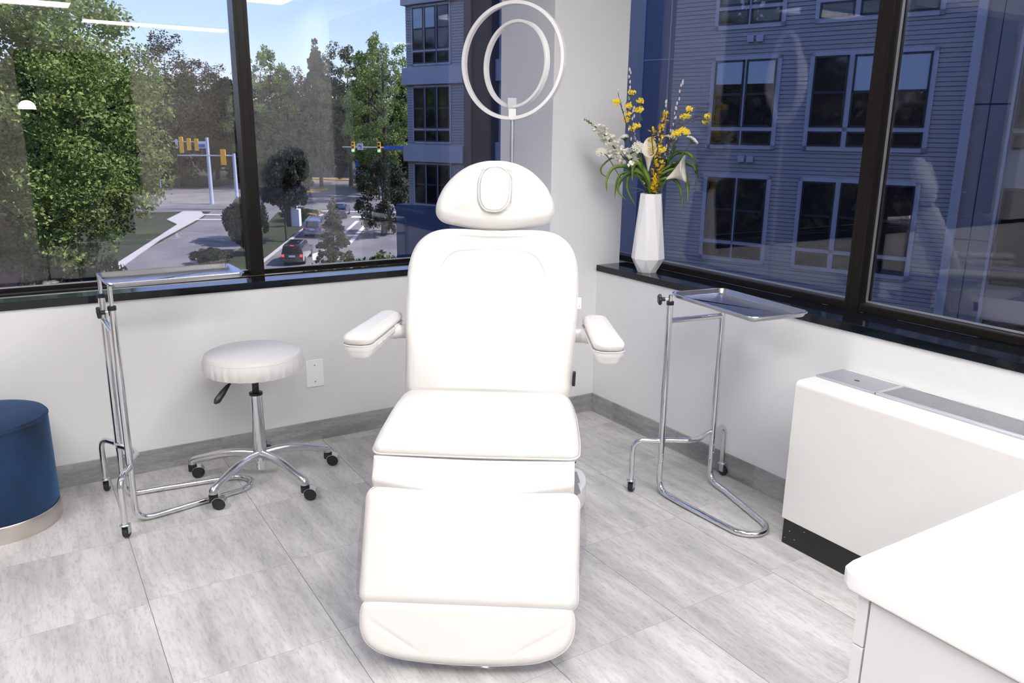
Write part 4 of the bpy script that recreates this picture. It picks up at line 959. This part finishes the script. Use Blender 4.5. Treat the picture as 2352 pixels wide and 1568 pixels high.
def extraR(t):
    mb = MB()
    for k in (-3, -2, -1, 0, 1, 2):
        z = PIT*k
        for xa, xb in ((-.30, 1.55), (2.26, 5.08)):
            mb.box(xa, xb, -.03, .0, z+1.20, z+1.31); mb.box(xa, xb, -.03, 0, z+3.41, z+3.50); mb.box(xa, xa+.11, -.03, 0, z+1.2, z+3.5); mb.box(xb-.11, xb, -.03, 0, z+1.2, z+3.5); mb.box(xa, xb, -.028, 0, z+1.66, z+1.76)
        mb.box(.60, .66, -.028, 0, z+1.2, z+3.5)
        for xx in (3.17, 4.10): mb.box(xx, xx+.13 if xx < 4 else xx+.07, -.028, 0, z+1.2, z+3.5)
    mb.build('window_casing', TRIMB, t, smooth=False)
    MB().box(5.72, 5.90, -.06, .3, -13.5, 13.5).build('corner_board', TRIMB, t, smooth=False, bevel=.01)
    # taupe panel bay beside the corner
    MB().box(5.90, 6.62, .10, 2, -13.5, 13.5).build('panel_bay', TAUPE, t, smooth=False)
    mb = MB()
    for k in range(-4, 4): mb.box(5.90, 6.62, .094, .10, 3.55+PIT*k-1.3, 3.58+PIT*k-1.3)
    mb.box(6.20, 6.215, .092, .10, -13.5, 13.5); mb.build('panel_joint', WFRAME, t, smooth=False)
    MB().box(6.60, 6.66, .04, .3, -13.5, 13.5).build('corner_board', TRIMB, t, smooth=False)
    mb = MB(); mb.box(6.66, 12, .10, 4, -13.5, 13.5); mb.build('panel_bay', TAUPE, t, smooth=False)
    for k in range(-3, 3):
        z = PIT*k
        for xa, xb in ((6.72, 7.60), (7.68, 8.6)):
            f = MB(); f.box(xa, xb, .05, .10, z+1.31, z+1.66); f.box(xa, xb, .05, .10, z+1.76, z+3.45); wf = f.build('window', WFRAME, t, smooth=False)
            MB().box(xa+.05, xb-.05, .042, .05, z+1.36, z+1.61).box(xa+.05, xb-.05, .042, .05, z+1.81, z+3.40).build('pane', WGLASS, wf, smooth=False)
    # navy recessed pier at the far edge, and wall beyond it
    MB().box(-2.55, -1.43, .30, 3, -13.5, 13.5).build('panel_bay', NAVY, t, smooth=False)
    mb = MB(); mb.box(-1.73, -1.69, .27, .30, -13.5, 13.5); mb.box(-2.55, -2.51, .27, .3, -13.5, 13.5)
    for k in range(-4, 4): mb.box(-2.55, -1.43, .285, .30, 3.53+PIT*k, 3.56+PIT*k)
    mb.build('panel_joint', NAVYG, t, smooth=False)
    MB().box(-4.2, -2.55, .6, 4, -13.5, 13.5).build('far_wall', SIDING, t, smooth=False)
    # small wall vents
    mb = MB()
    for k in (-1, 0, 1):
        for xx in (.62, .86): mb.box(xx, xx+.17, -.08, -.02, 3.82+PIT*k, 3.98+PIT*k)
    mb.build('wall_vent', TRIMB, t, smooth=False, bevel=.01)
building('blue clapboard apartment wing close behind the right window', (13.471, 12.363), -1.43, 5.75, winsR, 9, 0, extraR)
winsL = []
for k in (-2, -1, 0, 1, 2):
    z = 2.93*k
    for xa, xb in ((-.92, -.34), (-.28, .30), (.36, .97)):
        winsL.append((xa, xb, z+1.68, z+3.22, True, True, random.choice((0, 0, .5)))); winsL.append((xa, xb, z+1.18, z+1.60, False, True, 0))
winsL = [w_ for w_ in winsL if w_[2] > -1.6]
def extraL(t):
    mb = MB()
    for k in (0, 1, 2, 3): z = 2.93*k; mb.box(-1.42, 1.76, -.18, .3, z+.39, z+1.03)
    mb.build('spandrel_band', TRIMB, t, smooth=False, bevel=.01)
    mb = MB()
    for k in (-1, 0, 1, 2):
        z = 2.93*k; mb.box(-1.0, 1.05, -.03, 0, z+1.10, z+1.18); mb.box(-1.0, 1.05, -.03, 0, z+3.22, z+3.30); mb.box(-1.0, -.92, -.03, 0, z+1.1, z+3.3); mb.box(.97, 1.05, -.03, 0, z+1.1, z+3.3)
        mb.box(-.34, -.28, -.03, 0, z+1.1, z+3.3); mb.box(.30, .36, -.03, 0, z+1.1, z+3.3); mb.box(-.92, .97, -.03, 0, z+1.6, z+1.68)
    mb.build('window_casing', TRIMB, t, smooth=False)
    MB().box(-1.85, 3.1, -.25, .3, -13.5, -1.35).build('base_panel', NAVY, t, smooth=False)
    MB().box(1.78, 2.12, -.10, 3, -13.5, 13.5).build('pier', BROWNP, t, smooth=False)
    MB().box(2.12, 3.06, -.02, 3, -13.5, 13.5).build('pier', DBROWN, t, smooth=False)
    mb = MB()
    for k in (0, 1, 2, 3): mb.box(3.06, 6.5, .2, 2, 2.93*k+.45, 2.93*k+1.2)
    mb.box(3.06, 6.5, .4, 3, -13.5, 13.5); mb.build('end_wall', TRIMB, t, smooth=False)
building('blue apartment wing with stacked windows beside the white corner wall, seen through the left window', (11.668, 25.870), -1.33, 1.78, winsL, 9, 0, extraL)

# ------------------------------------------------------------------ ground and roads (rising away from the building)
hf = Vector((.52683, .84997, 0)); rr_ = Vector((.84997, -.52683, 0)); C0 = Vector((CP.x, CP.y, 0))
def gz(t): return -9.5+.067*(t-75)
def W(s, t, z=None, dz=0): p = C0+rr_*s+hf*t; p.z = (gz(t) if z is None else z)+dz; return p
def patch(name, pts, m, dz):
    mb = MB(); n = len(pts); top = [W(s, t, None, dz) for s, t in pts]; mb.add(top+[p-Vector((0, 0, .4)) for p in top], [tuple(range(n)), tuple(reversed(range(n, 2*n)))]+[(i, n+i, n+(i+1) % n, (i+1) % n) for i in range(n)]); return mb.build(name, m, None, smooth=False)
struct(patch('ground', [(-220, 6), (160, 6), (160, 320), (-220, 320)], GRASS, -.02))
struct(patch('road', [(-120, 84), (-35, 97.5), (-23, 97.5), (-12, 97.5), (60, 99), (60, 113), (-12, 116), (-22, 118), (-26, 132), (-37, 132), (-44, 118), (-120, 104)], ASPH, .02))
struct(patch('road', [(-21.4, 30), (-22.6, 97.6), (-12.5, 97.6), (-6, 70), (-6, 30)], ASPH, .03))
struct(patch('road', [(-31.5, 30), (-35.6, 92), (-36.5, 97.6), (-28.5, 97.6), (-26.3, 80), (-24.5, 30)], ASPH, .03))
struct(patch('sidewalk', [(-39.2, 91.0), (-39.6, 96.8), (-37.5, 96.8), (-36.3, 94.5), (-36.0, 91.4), (-35.3, 80), (-32.6, 62), (-33.6, 62), (-36.8, 88)], CONC, .12))
struct(patch('kerb', [(-21.4, 40), (-22.6, 96), (-22.9, 96), (-21.7, 40)], CONC, .12))
struct(patch('kerb', [(-45, 131.2), (-22, 127.2), (-22, 127.9), (-45, 132)], PAINTY, .16))
for nm, pts, m in [('kerb', [(-23.9, 121), (-20.4, 114.4), (-20.0, 114.6), (-19.5, 118), (-20.2, 118), (-20.8, 115.8), (-23.4, 121.2)], PAINTY), ('kerb', [(-29.9, 113), (-26.7, 117), (-27.1, 118.2), (-27.6, 118.2), (-27.6, 117.2), (-30, 113.8)], PAINTY)]: struct(patch(nm, pts, m, .16))
def paint(pts, label, m=PAINTW):
    o = patch('road_marking', pts, m, .045); tag(o, None, None, None, 'structure')
paint([(-28, 98.6), (-14, 98.0), (-14, 98.5), (-28, 99.1)], '')
paint([(-38, 94.6), (-29, 94.9), (-29, 95.4), (-38, 95.2)], ''); paint([(-38, 91.2), (-29.2, 91.8), (-29.2, 92.3), (-38, 91.7)], '')
paint([(-19.0, 94.0), (-14.0, 93.4), (-14.0, 94.6), (-19.0, 95.2)], '')
paint([(-18.0, 91.8), (-17.6, 91.8), (-17.7, 84), (-18.0, 84)], ''); paint([(-16.7, 91.8), (-16.3, 91.8), (-16.0, 78), (-16.4, 78)], '')
for k in range(4): paint([(-15.9+k*.15, 74-4*k), (-15.6+k*.15, 74-4*k), (-15.6+k*.15, 72-4*k), (-15.9+k*.15, 72-4*k)], '')
paint([(-18.7, 74), (-17.7, 76.2), (-16.9, 76.2), (-17.6, 71.5), (-18.0, 71.5)], '')
# brick building at the far left
o = MB(); a = W(-34.6, 38, -13); o.obox(a, rr_*11.0, (rr_*-.68+hf)*12, (0, 0, 11.8)); tag(o.build('brick_building', BRICK, smooth=False), 'red brick building just visible at the far left edge behind the oak', 'building')

# ------------------------------------------------------------------ trees
def crown_mesh(name, m, n_cl, per, leaf_s, seed, shape='round', elong=1.0, hollow=.55, droop=0):
    """unit crown (radius 1, height 1 from z=0) made of leaf blades gathered in clumps"""
    rs = np.random.RandomState(seed); V = []; cl = []
    while len(cl) < n_cl:
        p = rs.uniform(-1, 1, 3); r_ = np.linalg.norm(p)
        if r_ > 1 or r_ < hollow: continue
        z = (p[2]+1)/2
        if shape == 'cone':
            lim = (1-z)**.9; q = rs.uniform(0, 1)**.5*lim; a = rs.uniform(0, 2*PI); cl.append((q*math.cos(a), q*math.sin(a), max(0, z-.06*q))); continue
        p2 = (p[0]*(1-.25*max(0, z-.6)), p[1]*(1-.25*max(0, z-.6)), z); cl.append(p2)
    cl = np.array(cl); rad = (.17 if shape != 'cone' else .10)
    c = np.repeat(cl, per, 0); d = rs.normal(size=(len(c), 3)); d /= np.linalg.norm(d, axis=1)[:, None]; rr = rs.uniform(.45, 1, len(c))[:, None]
    sc = rs.uniform(.6, 1.25, n_cl); sc = np.repeat(sc, per)[:, None]
    off = d*rr*rad*sc; off[:, 2] *= .85/elong if shape != 'cone' else .25
    c = c+off; n = len(c)
    a = rs.normal(size=(n, 3)); a[:, 2] *= .7; a /= np.linalg.norm(a, axis=1)[:, None]; b = np.cross(a, rs.normal(size=(n, 3))); b /= np.linalg.norm(b, axis=1)[:, None]
    ls = leaf_s*rs.uniform(.6, 1.3, n)[:, None]; zf = np.array([1, 1, 1/elong]); w_ = .55
    P0 = c-a*ls*zf; P1 = c+b*ls*w_*zf; P2 = c+a*ls*zf; P3 = c-b*ls*w_*zf
    V = np.stack([P0, P1, P2, P3], 1).reshape(-1, 3)
    me = bpy.data.meshes.new(name); me.vertices.add(4*n); me.vertices.foreach_set('co', V.astype(np.float32).ravel()); me.loops.add(4*n); me.loops.foreach_set('vertex_index', np.arange(4*n, dtype=np.int32))
    me.polygons.add(n); me.polygons.foreach_set('loop_start', np.arange(0, 4*n, 4, dtype=np.int32)); me.update(calc_edges=True); me.materials.append(m); return me
def tree(name, label, s, t, top, rad, base, me, group=None, trunk=.25, bias=0.0, m=None):
    g = W(s, t); T = thing(name, label, 'tree', g, random.uniform(0, 6), group)
    cr = bpy.data.objects.new('crown', me); C.objects.link(cr); cr.parent = T; b = base-g.z; h = top-base; cr.location = (0, 0, b); cr.scale = (rad, rad, h)
    mb = MB(); mb.tube([(0, 0, -.3), (.1, 0, b*.5), (-.05, .1, b+h*.35), (.1, 0, b+h*.8)], [trunk, trunk*.8, trunk*.5, trunk*.15], 8)
    for k in range(6):
        a = k*1.05+s; z0 = b+h*(.12+.09*k); mb.tube([(0, 0, z0), (math.cos(a)*rad*.35, math.sin(a)*rad*.35, z0+h*.10), (math.cos(a)*rad*.75, math.sin(a)*rad*.75, z0+h*.16)], [trunk*.35, trunk*.22, trunk*.06], 6)
    mb.build('trunk', BARK, T)
    return T
oak = crown_mesh('oak_crown', LEAF1, 520, 130, .020, 1, elong=2.6, hollow=.45)
farA = crown_mesh('broadleaf_crown', LEAF2, 130, 130, .030, 2, elong=3)
farB = crown_mesh('broadleaf_crown', LEAF1, 130, 130, .030, 3, elong=3)
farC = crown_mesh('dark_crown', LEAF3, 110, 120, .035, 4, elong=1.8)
pine = crown_mesh('pine_crown', LEAF4, 160, 110, .028, 5, elong=3, hollow=.2)
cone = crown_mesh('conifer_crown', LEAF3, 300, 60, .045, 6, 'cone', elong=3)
conf = crown_mesh('young_conifer_crown', LEAF4, 260, 50, .055, 7, 'cone', elong=3)
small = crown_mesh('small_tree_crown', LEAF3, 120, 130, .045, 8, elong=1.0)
lime = crown_mesh('young_tree_crown', LEAF5, 60, 60, .05, 9, elong=1.0)
tree('oak_tree', 'big bright green oak filling the left window pane, nearest of the trees', -15.6, 27, 7.0, 3.9, -3.2, oak, trunk=.33)
FAR = 'trees beyond the crossing'
tree('pine_tree', 'tall brownish pine just right of the big oak', -52.5, 126, 15.3, 7.5, -3, pine, FAR, .4)
tree('broadleaf_tree', 'tree crown showing between the oak and the tall brownish pine', -60, 112, 12.8, 7, -4, farB, FAR, .4)
tree('pine_tree', 'olive pine beneath the mirrored light strip, left of the dark window post', -46.5, 128, 11.2, 6.0, -3, pine, FAR, .4)
tree('broadleaf_tree', 'low green tree directly left of the dark window post', -41.5, 124, 9.6, 4.5, -4, farA, FAR, .4)
tree('broadleaf_tree', 'green tree touching the right side of the dark window post', -37.0, 122, 13.2, 5.2, -4, farB, FAR, .4)
tree('broadleaf_tree', 'green tree between the window post and the pointed spruce', -33.0, 121, 10.6, 4.2, -4, farA, FAR, .4)
tree('spruce_tree', 'dark pointed spruce rising from the treeline', -28.6, 121, 14.0, 4.6, -5, cone, FAR, .35)
tree('broadleaf_tree', 'rounded olive tree right of the pointed spruce', -24.4, 122, 14.0, 5.0, -4, farA, FAR, .4)
tree('broadleaf_tree', 'bright green tree against the blue apartment wing', -17.2, 109, 13.6, 4.8, -3.0, farB, FAR, .4)
tree('broadleaf_tree', 'green tree between the olive tree and the bright one by the apartment wing', -20.2, 116, 12.6, 4.0, -4, farB, FAR, .4)
UN = 'dark trees of the lower wood edge'; ul = 'dark leafy tree of the shady lower wood edge beyond the crossing'
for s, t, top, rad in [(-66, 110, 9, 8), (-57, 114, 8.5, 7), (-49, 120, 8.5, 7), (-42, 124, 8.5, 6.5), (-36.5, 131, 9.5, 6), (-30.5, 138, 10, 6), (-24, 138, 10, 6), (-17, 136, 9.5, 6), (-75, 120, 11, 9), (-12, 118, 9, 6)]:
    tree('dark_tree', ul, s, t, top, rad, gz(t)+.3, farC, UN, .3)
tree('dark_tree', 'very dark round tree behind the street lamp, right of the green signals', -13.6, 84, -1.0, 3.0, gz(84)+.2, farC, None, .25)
tree('small_tree', 'small dark round-headed tree standing on the grass median', -22.6, 80, -.4, 2.9, -5.6, small, None, .16)
tree('small_tree', 'low dark tree left of the round-headed median tree', -24.6, 74, -4.6, 1.9, -8.6, small, None, .12)
tree('young_conifer', 'small pointed conifer in front of the cars', -13.9, 62, -3.3, 2.1, -10.2, conf, None, .12)
for s, t, top, rad, lb in [(-8.3, 46, -5.3, 2.6, 'lime green young tree at the foot of the left window, nearer the cars'), (-5.6, 44, -4.7, 2.2, 'lime green young tree at the foot of the apartment wing'), (-11.4, 50, -6.6, 2.4, 'young tree in front of the black car')]:
    tree('young_tree', lb, s, t, top, rad, top-3.4, lime, None, .1)
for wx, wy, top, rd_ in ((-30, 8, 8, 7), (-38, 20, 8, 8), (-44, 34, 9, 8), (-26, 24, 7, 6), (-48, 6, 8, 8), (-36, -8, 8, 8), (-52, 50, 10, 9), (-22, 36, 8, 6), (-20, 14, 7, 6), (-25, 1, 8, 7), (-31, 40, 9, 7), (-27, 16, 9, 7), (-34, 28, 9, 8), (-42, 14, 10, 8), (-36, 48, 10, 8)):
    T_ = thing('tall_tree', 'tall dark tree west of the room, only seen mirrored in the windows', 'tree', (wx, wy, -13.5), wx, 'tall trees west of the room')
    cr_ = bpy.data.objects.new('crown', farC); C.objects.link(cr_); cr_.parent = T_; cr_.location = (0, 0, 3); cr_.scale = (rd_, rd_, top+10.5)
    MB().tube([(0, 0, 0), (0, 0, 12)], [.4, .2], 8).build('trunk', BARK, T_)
def bush(label, s, t, rad, h, me, name='shrub'):
    g = W(s, t); o = bpy.data.objects.new(name, me); C.objects.link(o); o.location = (g.x, g.y, g.z-.05); o.scale = (rad, rad, h); tag(o, label, 'shrub'); return o
bush('dark clipped shrub behind the white utility cabinet', -24.6, 92, 2.0, 1.5, farC); bush('sunlit shrub beside the flower bed', -23.9, 94.5, 1.2, 1.0, lime)
bush('low green shrub on the far traffic island', -21.8, 120, 1.8, 1.6, farB); bush('low shrub at the foot of the small dark tree', -26.5, 70, 1.8, 1.3, small)
for s, t_, top_, rd_, lb in ((-19.6, 35, -2.6, 2.3, 'dark tree added for the shade below the big oak'), (-25.5, 41, -2.4, 2.8, 'dark tree added for the shade at the left edge below the oak'), (-17.2, 33, -4.3, 1.7, 'low dark tree added for the shade below the right part of the oak')):
    tree('dark_tree', lb, s, t_, top_, rd_, -11.5, farC, None, .15)  # dark crowns added to stand in for the deep shade under the oak
fb = MB(); rs = random.Random(4)
for i in range(220): s = rs.uniform(-25.5, -22.9); t_ = rs.uniform(93.5, 97.3); p = W(s, t_, None, rs.uniform(.1, .35)); fb.ball(p, rs.uniform(.06, .13), 5, 3)
tag(fb.build('flower_bed', mat('flower_bed_mix', (.42, .30, .16), .8)), 'sunlit bed of small flowers at the road corner', 'flower bed', None, 'stuff')

# ------------------------------------------------------------------ street furniture
def signal_head(par, s, t, z, sc=1.0, face=1, lit=None, n=3):
    """yellow signal box hanging at z (centre)"""
    p = W(s, t, z)-par.location; h = .36*n*sc; w_ = .36*sc
    sh = MB(); sh.obox(p-rr_*w_/2-hf*.1-UP*h/2, rr_*w_, hf*.22, UP*h); hd_ = sh.build('signal_head', YEL, par, smooth=False, bevel=.03)
    for k in range(n):
        zc = h/2-(k+.5)*h/n; cc = p-hf*.12*face+UP*zc
        q = MB(); q.lathe([(0, -.02), (.13*sc, -.02), (.13*sc, .03), (0, .03)], cc, 14, -hf*face); q.build('lens', GREENL if lit == k else SIGNK, hd_)
        q = MB(); q.tube([cc+UP*.12*sc-hf*.02*face, cc+UP*.13*sc-hf*.22*face], .05*sc, 8); q.build('visor', YEL, hd_)
def pole(par, s, t, z0, z1, r_): q = MB(); a = W(s, t, z0)-par.location; q.tube([a, a+UP*(z1-z0)], [r_*1.2, r_*.9], 12); q.build('pole', POLEM, par)
def armt(par, s0, t0, z0, s1, t1, z1, r_=.09): q = MB(); q.tube([W(s0, t0, z0)-par.location, W(s1, t1, z1)-par.location], [r_, r_*.7], 10); q.build('arm', POLEM, par)
T = thing('traffic_signal', 'traffic signal mast with three yellow heads and a sign, left of the dark window post', 'traffic signal', W(-38.4, 103))
pole(T, -38.4, 103, gz(103), .6, .22); armt(T, -38.4, 103, 0, -42.9, 103, .1)
for s, z, n in ((-41.65, -.35, 4), (-40.7, -.25, 3), (-39.75, -.3, 3)): signal_head(T, s, 103, z, 1.35, -1, None, n)
q = MB(); q.obox(W(-39.45, 102.8, -.72)-T.location, rr_*.95, hf*.05, UP*.85); q.build('street_sign', SIGNW, T, smooth=False); q = MB(); q.obox(W(-39.4, 102.75, -.62)-T.location, rr_*.80, hf*.04, UP*.42); q.build('street_sign', SIGNB, T, smooth=False)
q = MB(); q.obox(W(-42.35, 102.9, -.75)-T.location, rr_*.30, hf*.05, UP*1.1); q.build('lane_sign', SIGNW, T, smooth=False)
T = thing('traffic_signal', 'second mast arm with one yellow head, running behind the dark window post', 'traffic signal', W(-33.8, 99))
pole(T, -33.8, 99, gz(99), -1.2, .2); armt(T, -33.8, 99, -1.45, -40.6, 99, -1.5)
signal_head(T, -35.1, 99, -1.65, 1.7, -1, None, 3)
T = thing('traffic_signal', 'traffic signal arm with two lit green heads in front of the dark trees', 'traffic signal', W(-12.2, 100))
pole(T, -12.2, 100, gz(100), .2, .22); armt(T, -12.2, 100, -.3, -20.9, 100, -.3)
signal_head(T, -19.55, 99.8, -.28, 1.12, 1, 2, 3); signal_head(T, -16.4, 99.8, -.28, 1.12, 1, 2, 3)
q = MB(); q.obox(W(-19.05, 99.8, -.62)-T.location, rr_*.72, hf*.04, UP*.78); sg = q.build('lane_sign', SIGNW, T, smooth=False)
def arrow(par, s, z):
    q = MB(); o = W(s, 99.76, z)-T.location; q.obox(o-rr_*.03, rr_*.06, hf*.02, UP*.40); q.obox(o-rr_*.03+UP*.34, rr_*-.13, hf*.02, UP*.06)
    v = [o+rr_*-.28+UP*.37, o+rr_*-.15+UP*.47, o+rr_*-.15+UP*.27]; q.add(v+[a-hf*.02 for a in v], [(0, 1, 2), (3, 5, 4), (0, 3, 4, 1), (1, 4, 5, 2), (2, 5, 3, 0)]); q.build('turn_arrow', SIGNK, par, smooth=False)
arrow(sg, -18.60, -.50)
q = MB(); q.obox(W(-15.8, 99.8, -.52)-T.location, rr_*2.7, hf*.05, UP*.42); q.build('street_name_sign', SIGNB, T, smooth=False)
T = thing('pedestrian_signal', 'pedestrian signal pole with an orange light, below the right green signal', 'pedestrian signal', W(-19.6, 119))
pole(T, -19.6, 119, gz(119), -3.1, .12); q = MB(); q.obox(W(-20.5, 118.8, -5.0)-T.location, rr_*.62, hf*.3, UP*.95); h_ = q.build('signal_box', YEL, T, smooth=False, bevel=.04)
q = MB(); q.obox(W(-20.35, 118.7, -4.7)-T.location, rr_*.3, hf*.05, UP*.35); q.build('hand_light', ORANGEL, h_, smooth=False)
T = thing('pedestrian_signal', 'small orange crossing light in front of the brownish trees left of the window post', 'pedestrian signal', W(-45.6, 105))
pole(T, -45.6, 105, gz(105), -2.3, .06); q = MB(); q.obox(W(-46.2, 105, -3.1)-T.location, rr_*.35, hf*.2, UP*.4); q.build('hand_light', ORANGEL, T, smooth=False)
T = thing('street_sign', 'pole with a round blue sign over a blue street sign, left of the pedestrian signal', 'sign', W(-22.0, 117))
pole(T, -22.0, 117, gz(117), -3.9, .06); q = MB(); q.lathe([(0, -.03), (.42, -.03), (.42, .03), (0, .03)], W(-22.3, 117, -2.95)-T.location, 20, -hf); q.build('round_sign', SIGNB, T, angle=30); q = MB(); q.obox(W(-22.9, 117, -4.1)-T.location, rr_*1.8, hf*.05, UP*.32); q.build('blade_sign', SIGNB, T, smooth=False); q = MB(); q.obox(W(-22.9, 116.9, -4.6)-T.location, rr_*.4, hf*.05, UP*.4); q.build('plate_sign', SIGNW, T, smooth=False)
T = thing('street_lamp', 'street lamp with a curved dark arm at the road corner', 'street lamp', W(-17.9, 108))
q = MB(); b_ = T.location; q.tube([W(-17.9, 108)-b_, W(-17.9, 108, -5.9)-b_], .09, 10); q.build('pole', SIGNK, T)
q = MB(); q.tube([p for p in cat([W(-17.9, 108, -5.9)-b_, W(-18.1, 108, -5.3)-b_, W(-18.8, 108, -4.9)-b_, W(-19.6, 108, -4.75)-b_], 6)], .06, 8); q.build('arm', SIGNK, T); q = MB(); q.ball(W(-19.9, 108, -4.78)-b_, .35, 10, 6, (1, 1, .35)); q.build('lantern', POLEM, T)
T = thing('utility_cabinet', 'white box and dark post standing by the road behind the median tree', 'utility cabinet', W(-24.4, 88))
q = MB(); q.obox((0, 0, 0), rr_*1.0, hf*.9, UP*1.9); q.build('housing', SIGNW, T, smooth=False, bevel=.04); q = MB(); q.obox(-rr_*.35-hf*.1, rr_*.45, hf*.4, UP*2.9); q.build('post', SIGNK, T, smooth=False); q = MB(); q.ball(rr_*.45+UP*2.15, .42, 12, 8, (1, 1, .8)); q.build('globe', SIGNW, T)
# cars
def car(label, s, t, yaw, paint_, suv, lit):
    g = W(s, t, None, .04); T = thing('car', label, 'car', g); h = R(yaw); fw = (hf*math.cos(h)+rr_*math.sin(h)); fw = Vector((fw.x, fw.y, .067)).normalized(); rt_ = Vector((fw.y, -fw.x, 0)).normalized(); T.rotation_mode = 'QUATERNION'
    up = rt_.cross(fw).normalized(); T.rotation_quaternion = Matrix((rt_, fw, up)).transposed().to_quaternion()
    H_ = 1.80 if suv else 1.45; Ln = 4.8
    prof = [(-2.4, .35), (-2.42, .95), (-2.30, 1.05), (-2.15, H_-.08), (-1.9, H_), (.35 if suv else -.1, H_), (1.0, 1.10), (2.2, .95), (2.4, .70), (2.4, .35)]
    if not suv: prof[2:5] = [(-2.3, 1.0), (-1.75, 1.02), (-1.2, H_)]
    mb = MB(); n = len(prof); xs = [(-.93, 0), (-.80, 1), (.80, 1), (.93, 0)]
    for x, tp in xs:
        for y, z in prof: xx = x if z < 1.15 else x*.84; mb.v.append((xx, y, z if tp or z < 1.15 else z-.05))
    for j in range(3):
        for k in range(n): mb.f.append((j*n+k, j*n+(k+1) % n, (j+1)*n+(k+1) % n, (j+1)*n+k)); mb.m.append(0)
    mb.f += [tuple(range(n)), tuple(reversed(range(3*n, 4*n)))]; mb.m += [0, 0]; mb.build('body', paint_, T, angle=30, bevel=.04)
    y0, y1 = ((-2.30, -2.17) if suv else (-1.72, -1.28)); mb = MB(); mb.add([(-.66, y0-.03, 1.10), (.66, y0-.03, 1.10), (.58, y1-.03, H_-.16), (-.58, y1-.03, H_-.16), (-.66, y0+.03, 1.10), (.66, y0+.03, 1.10), (.58, y1+.03, H_-.16), (-.58, y1+.03, H_-.16)], [(0, 1, 2, 3), (7, 6, 5, 4), (0, 4, 5, 1), (1, 5, 6, 2), (2, 6, 7, 3), (3, 7, 4, 0)]); mb.build('rear_window', CARGL, T, smooth=False)
    for s_ in (-1, 1):
        mb = MB(); mb.box(s_*.84-.02, s_*.84+.02, -1.9, .4, 1.14, H_-.16); mb.build('side_window', CARGL, T, smooth=False)
        mb = MB(); mb.box(s_*.78-.10, s_*.78+.10, -2.46, -2.38, .80, 1.00); mb.build('tail_lamp', REDL if lit else MATS['red_lens'], T, smooth=False)
        for y in (-1.5, 1.5): mb = MB(); mb.lathe([(0, -.11), (.33, -.11), (.34, 0), (.33, .11), (0, .11)], (s_*.83, y, .34), 20, (1, 0, 0)); mb.build('wheel', RUBBER, T)
        mb = MB(); mb.tube([(s_*.62, -1.7, H_+.04), (s_*.62, .2, H_+.04)], .025, 6); mb.build('roof_rail', ALUM, T)
    if lit: mb = MB(); mb.box(-.14, .14, -2.16, -2.10, H_-.10, H_-.05); mb.build('brake_light', REDL, T, smooth=False)
    mb = MB(); mb.box(-.85, .85, -2.52, -2.40, .38, .62); mb.build('bumper', paint_, T, smooth=False, bevel=.05); mb = MB(); mb.box(-.26, .26, -2.47, -2.43, .78, .92); mb.build('number_plate', SIGNW, T, smooth=False)
mat('red_lens', (.35, .01, .01), .3)
car('black car with lit red brake lights, nearest in the queue at the crossing', -19.3, 71.5, -3, CARB, True, True)
car('silver car waiting in front of the black car', -20.6, 84, -4, CARS, True, False)
car('blue-grey car farthest ahead in the queue, partly behind the small conifer', -20.4, 95, -5, CARBL, False, False)
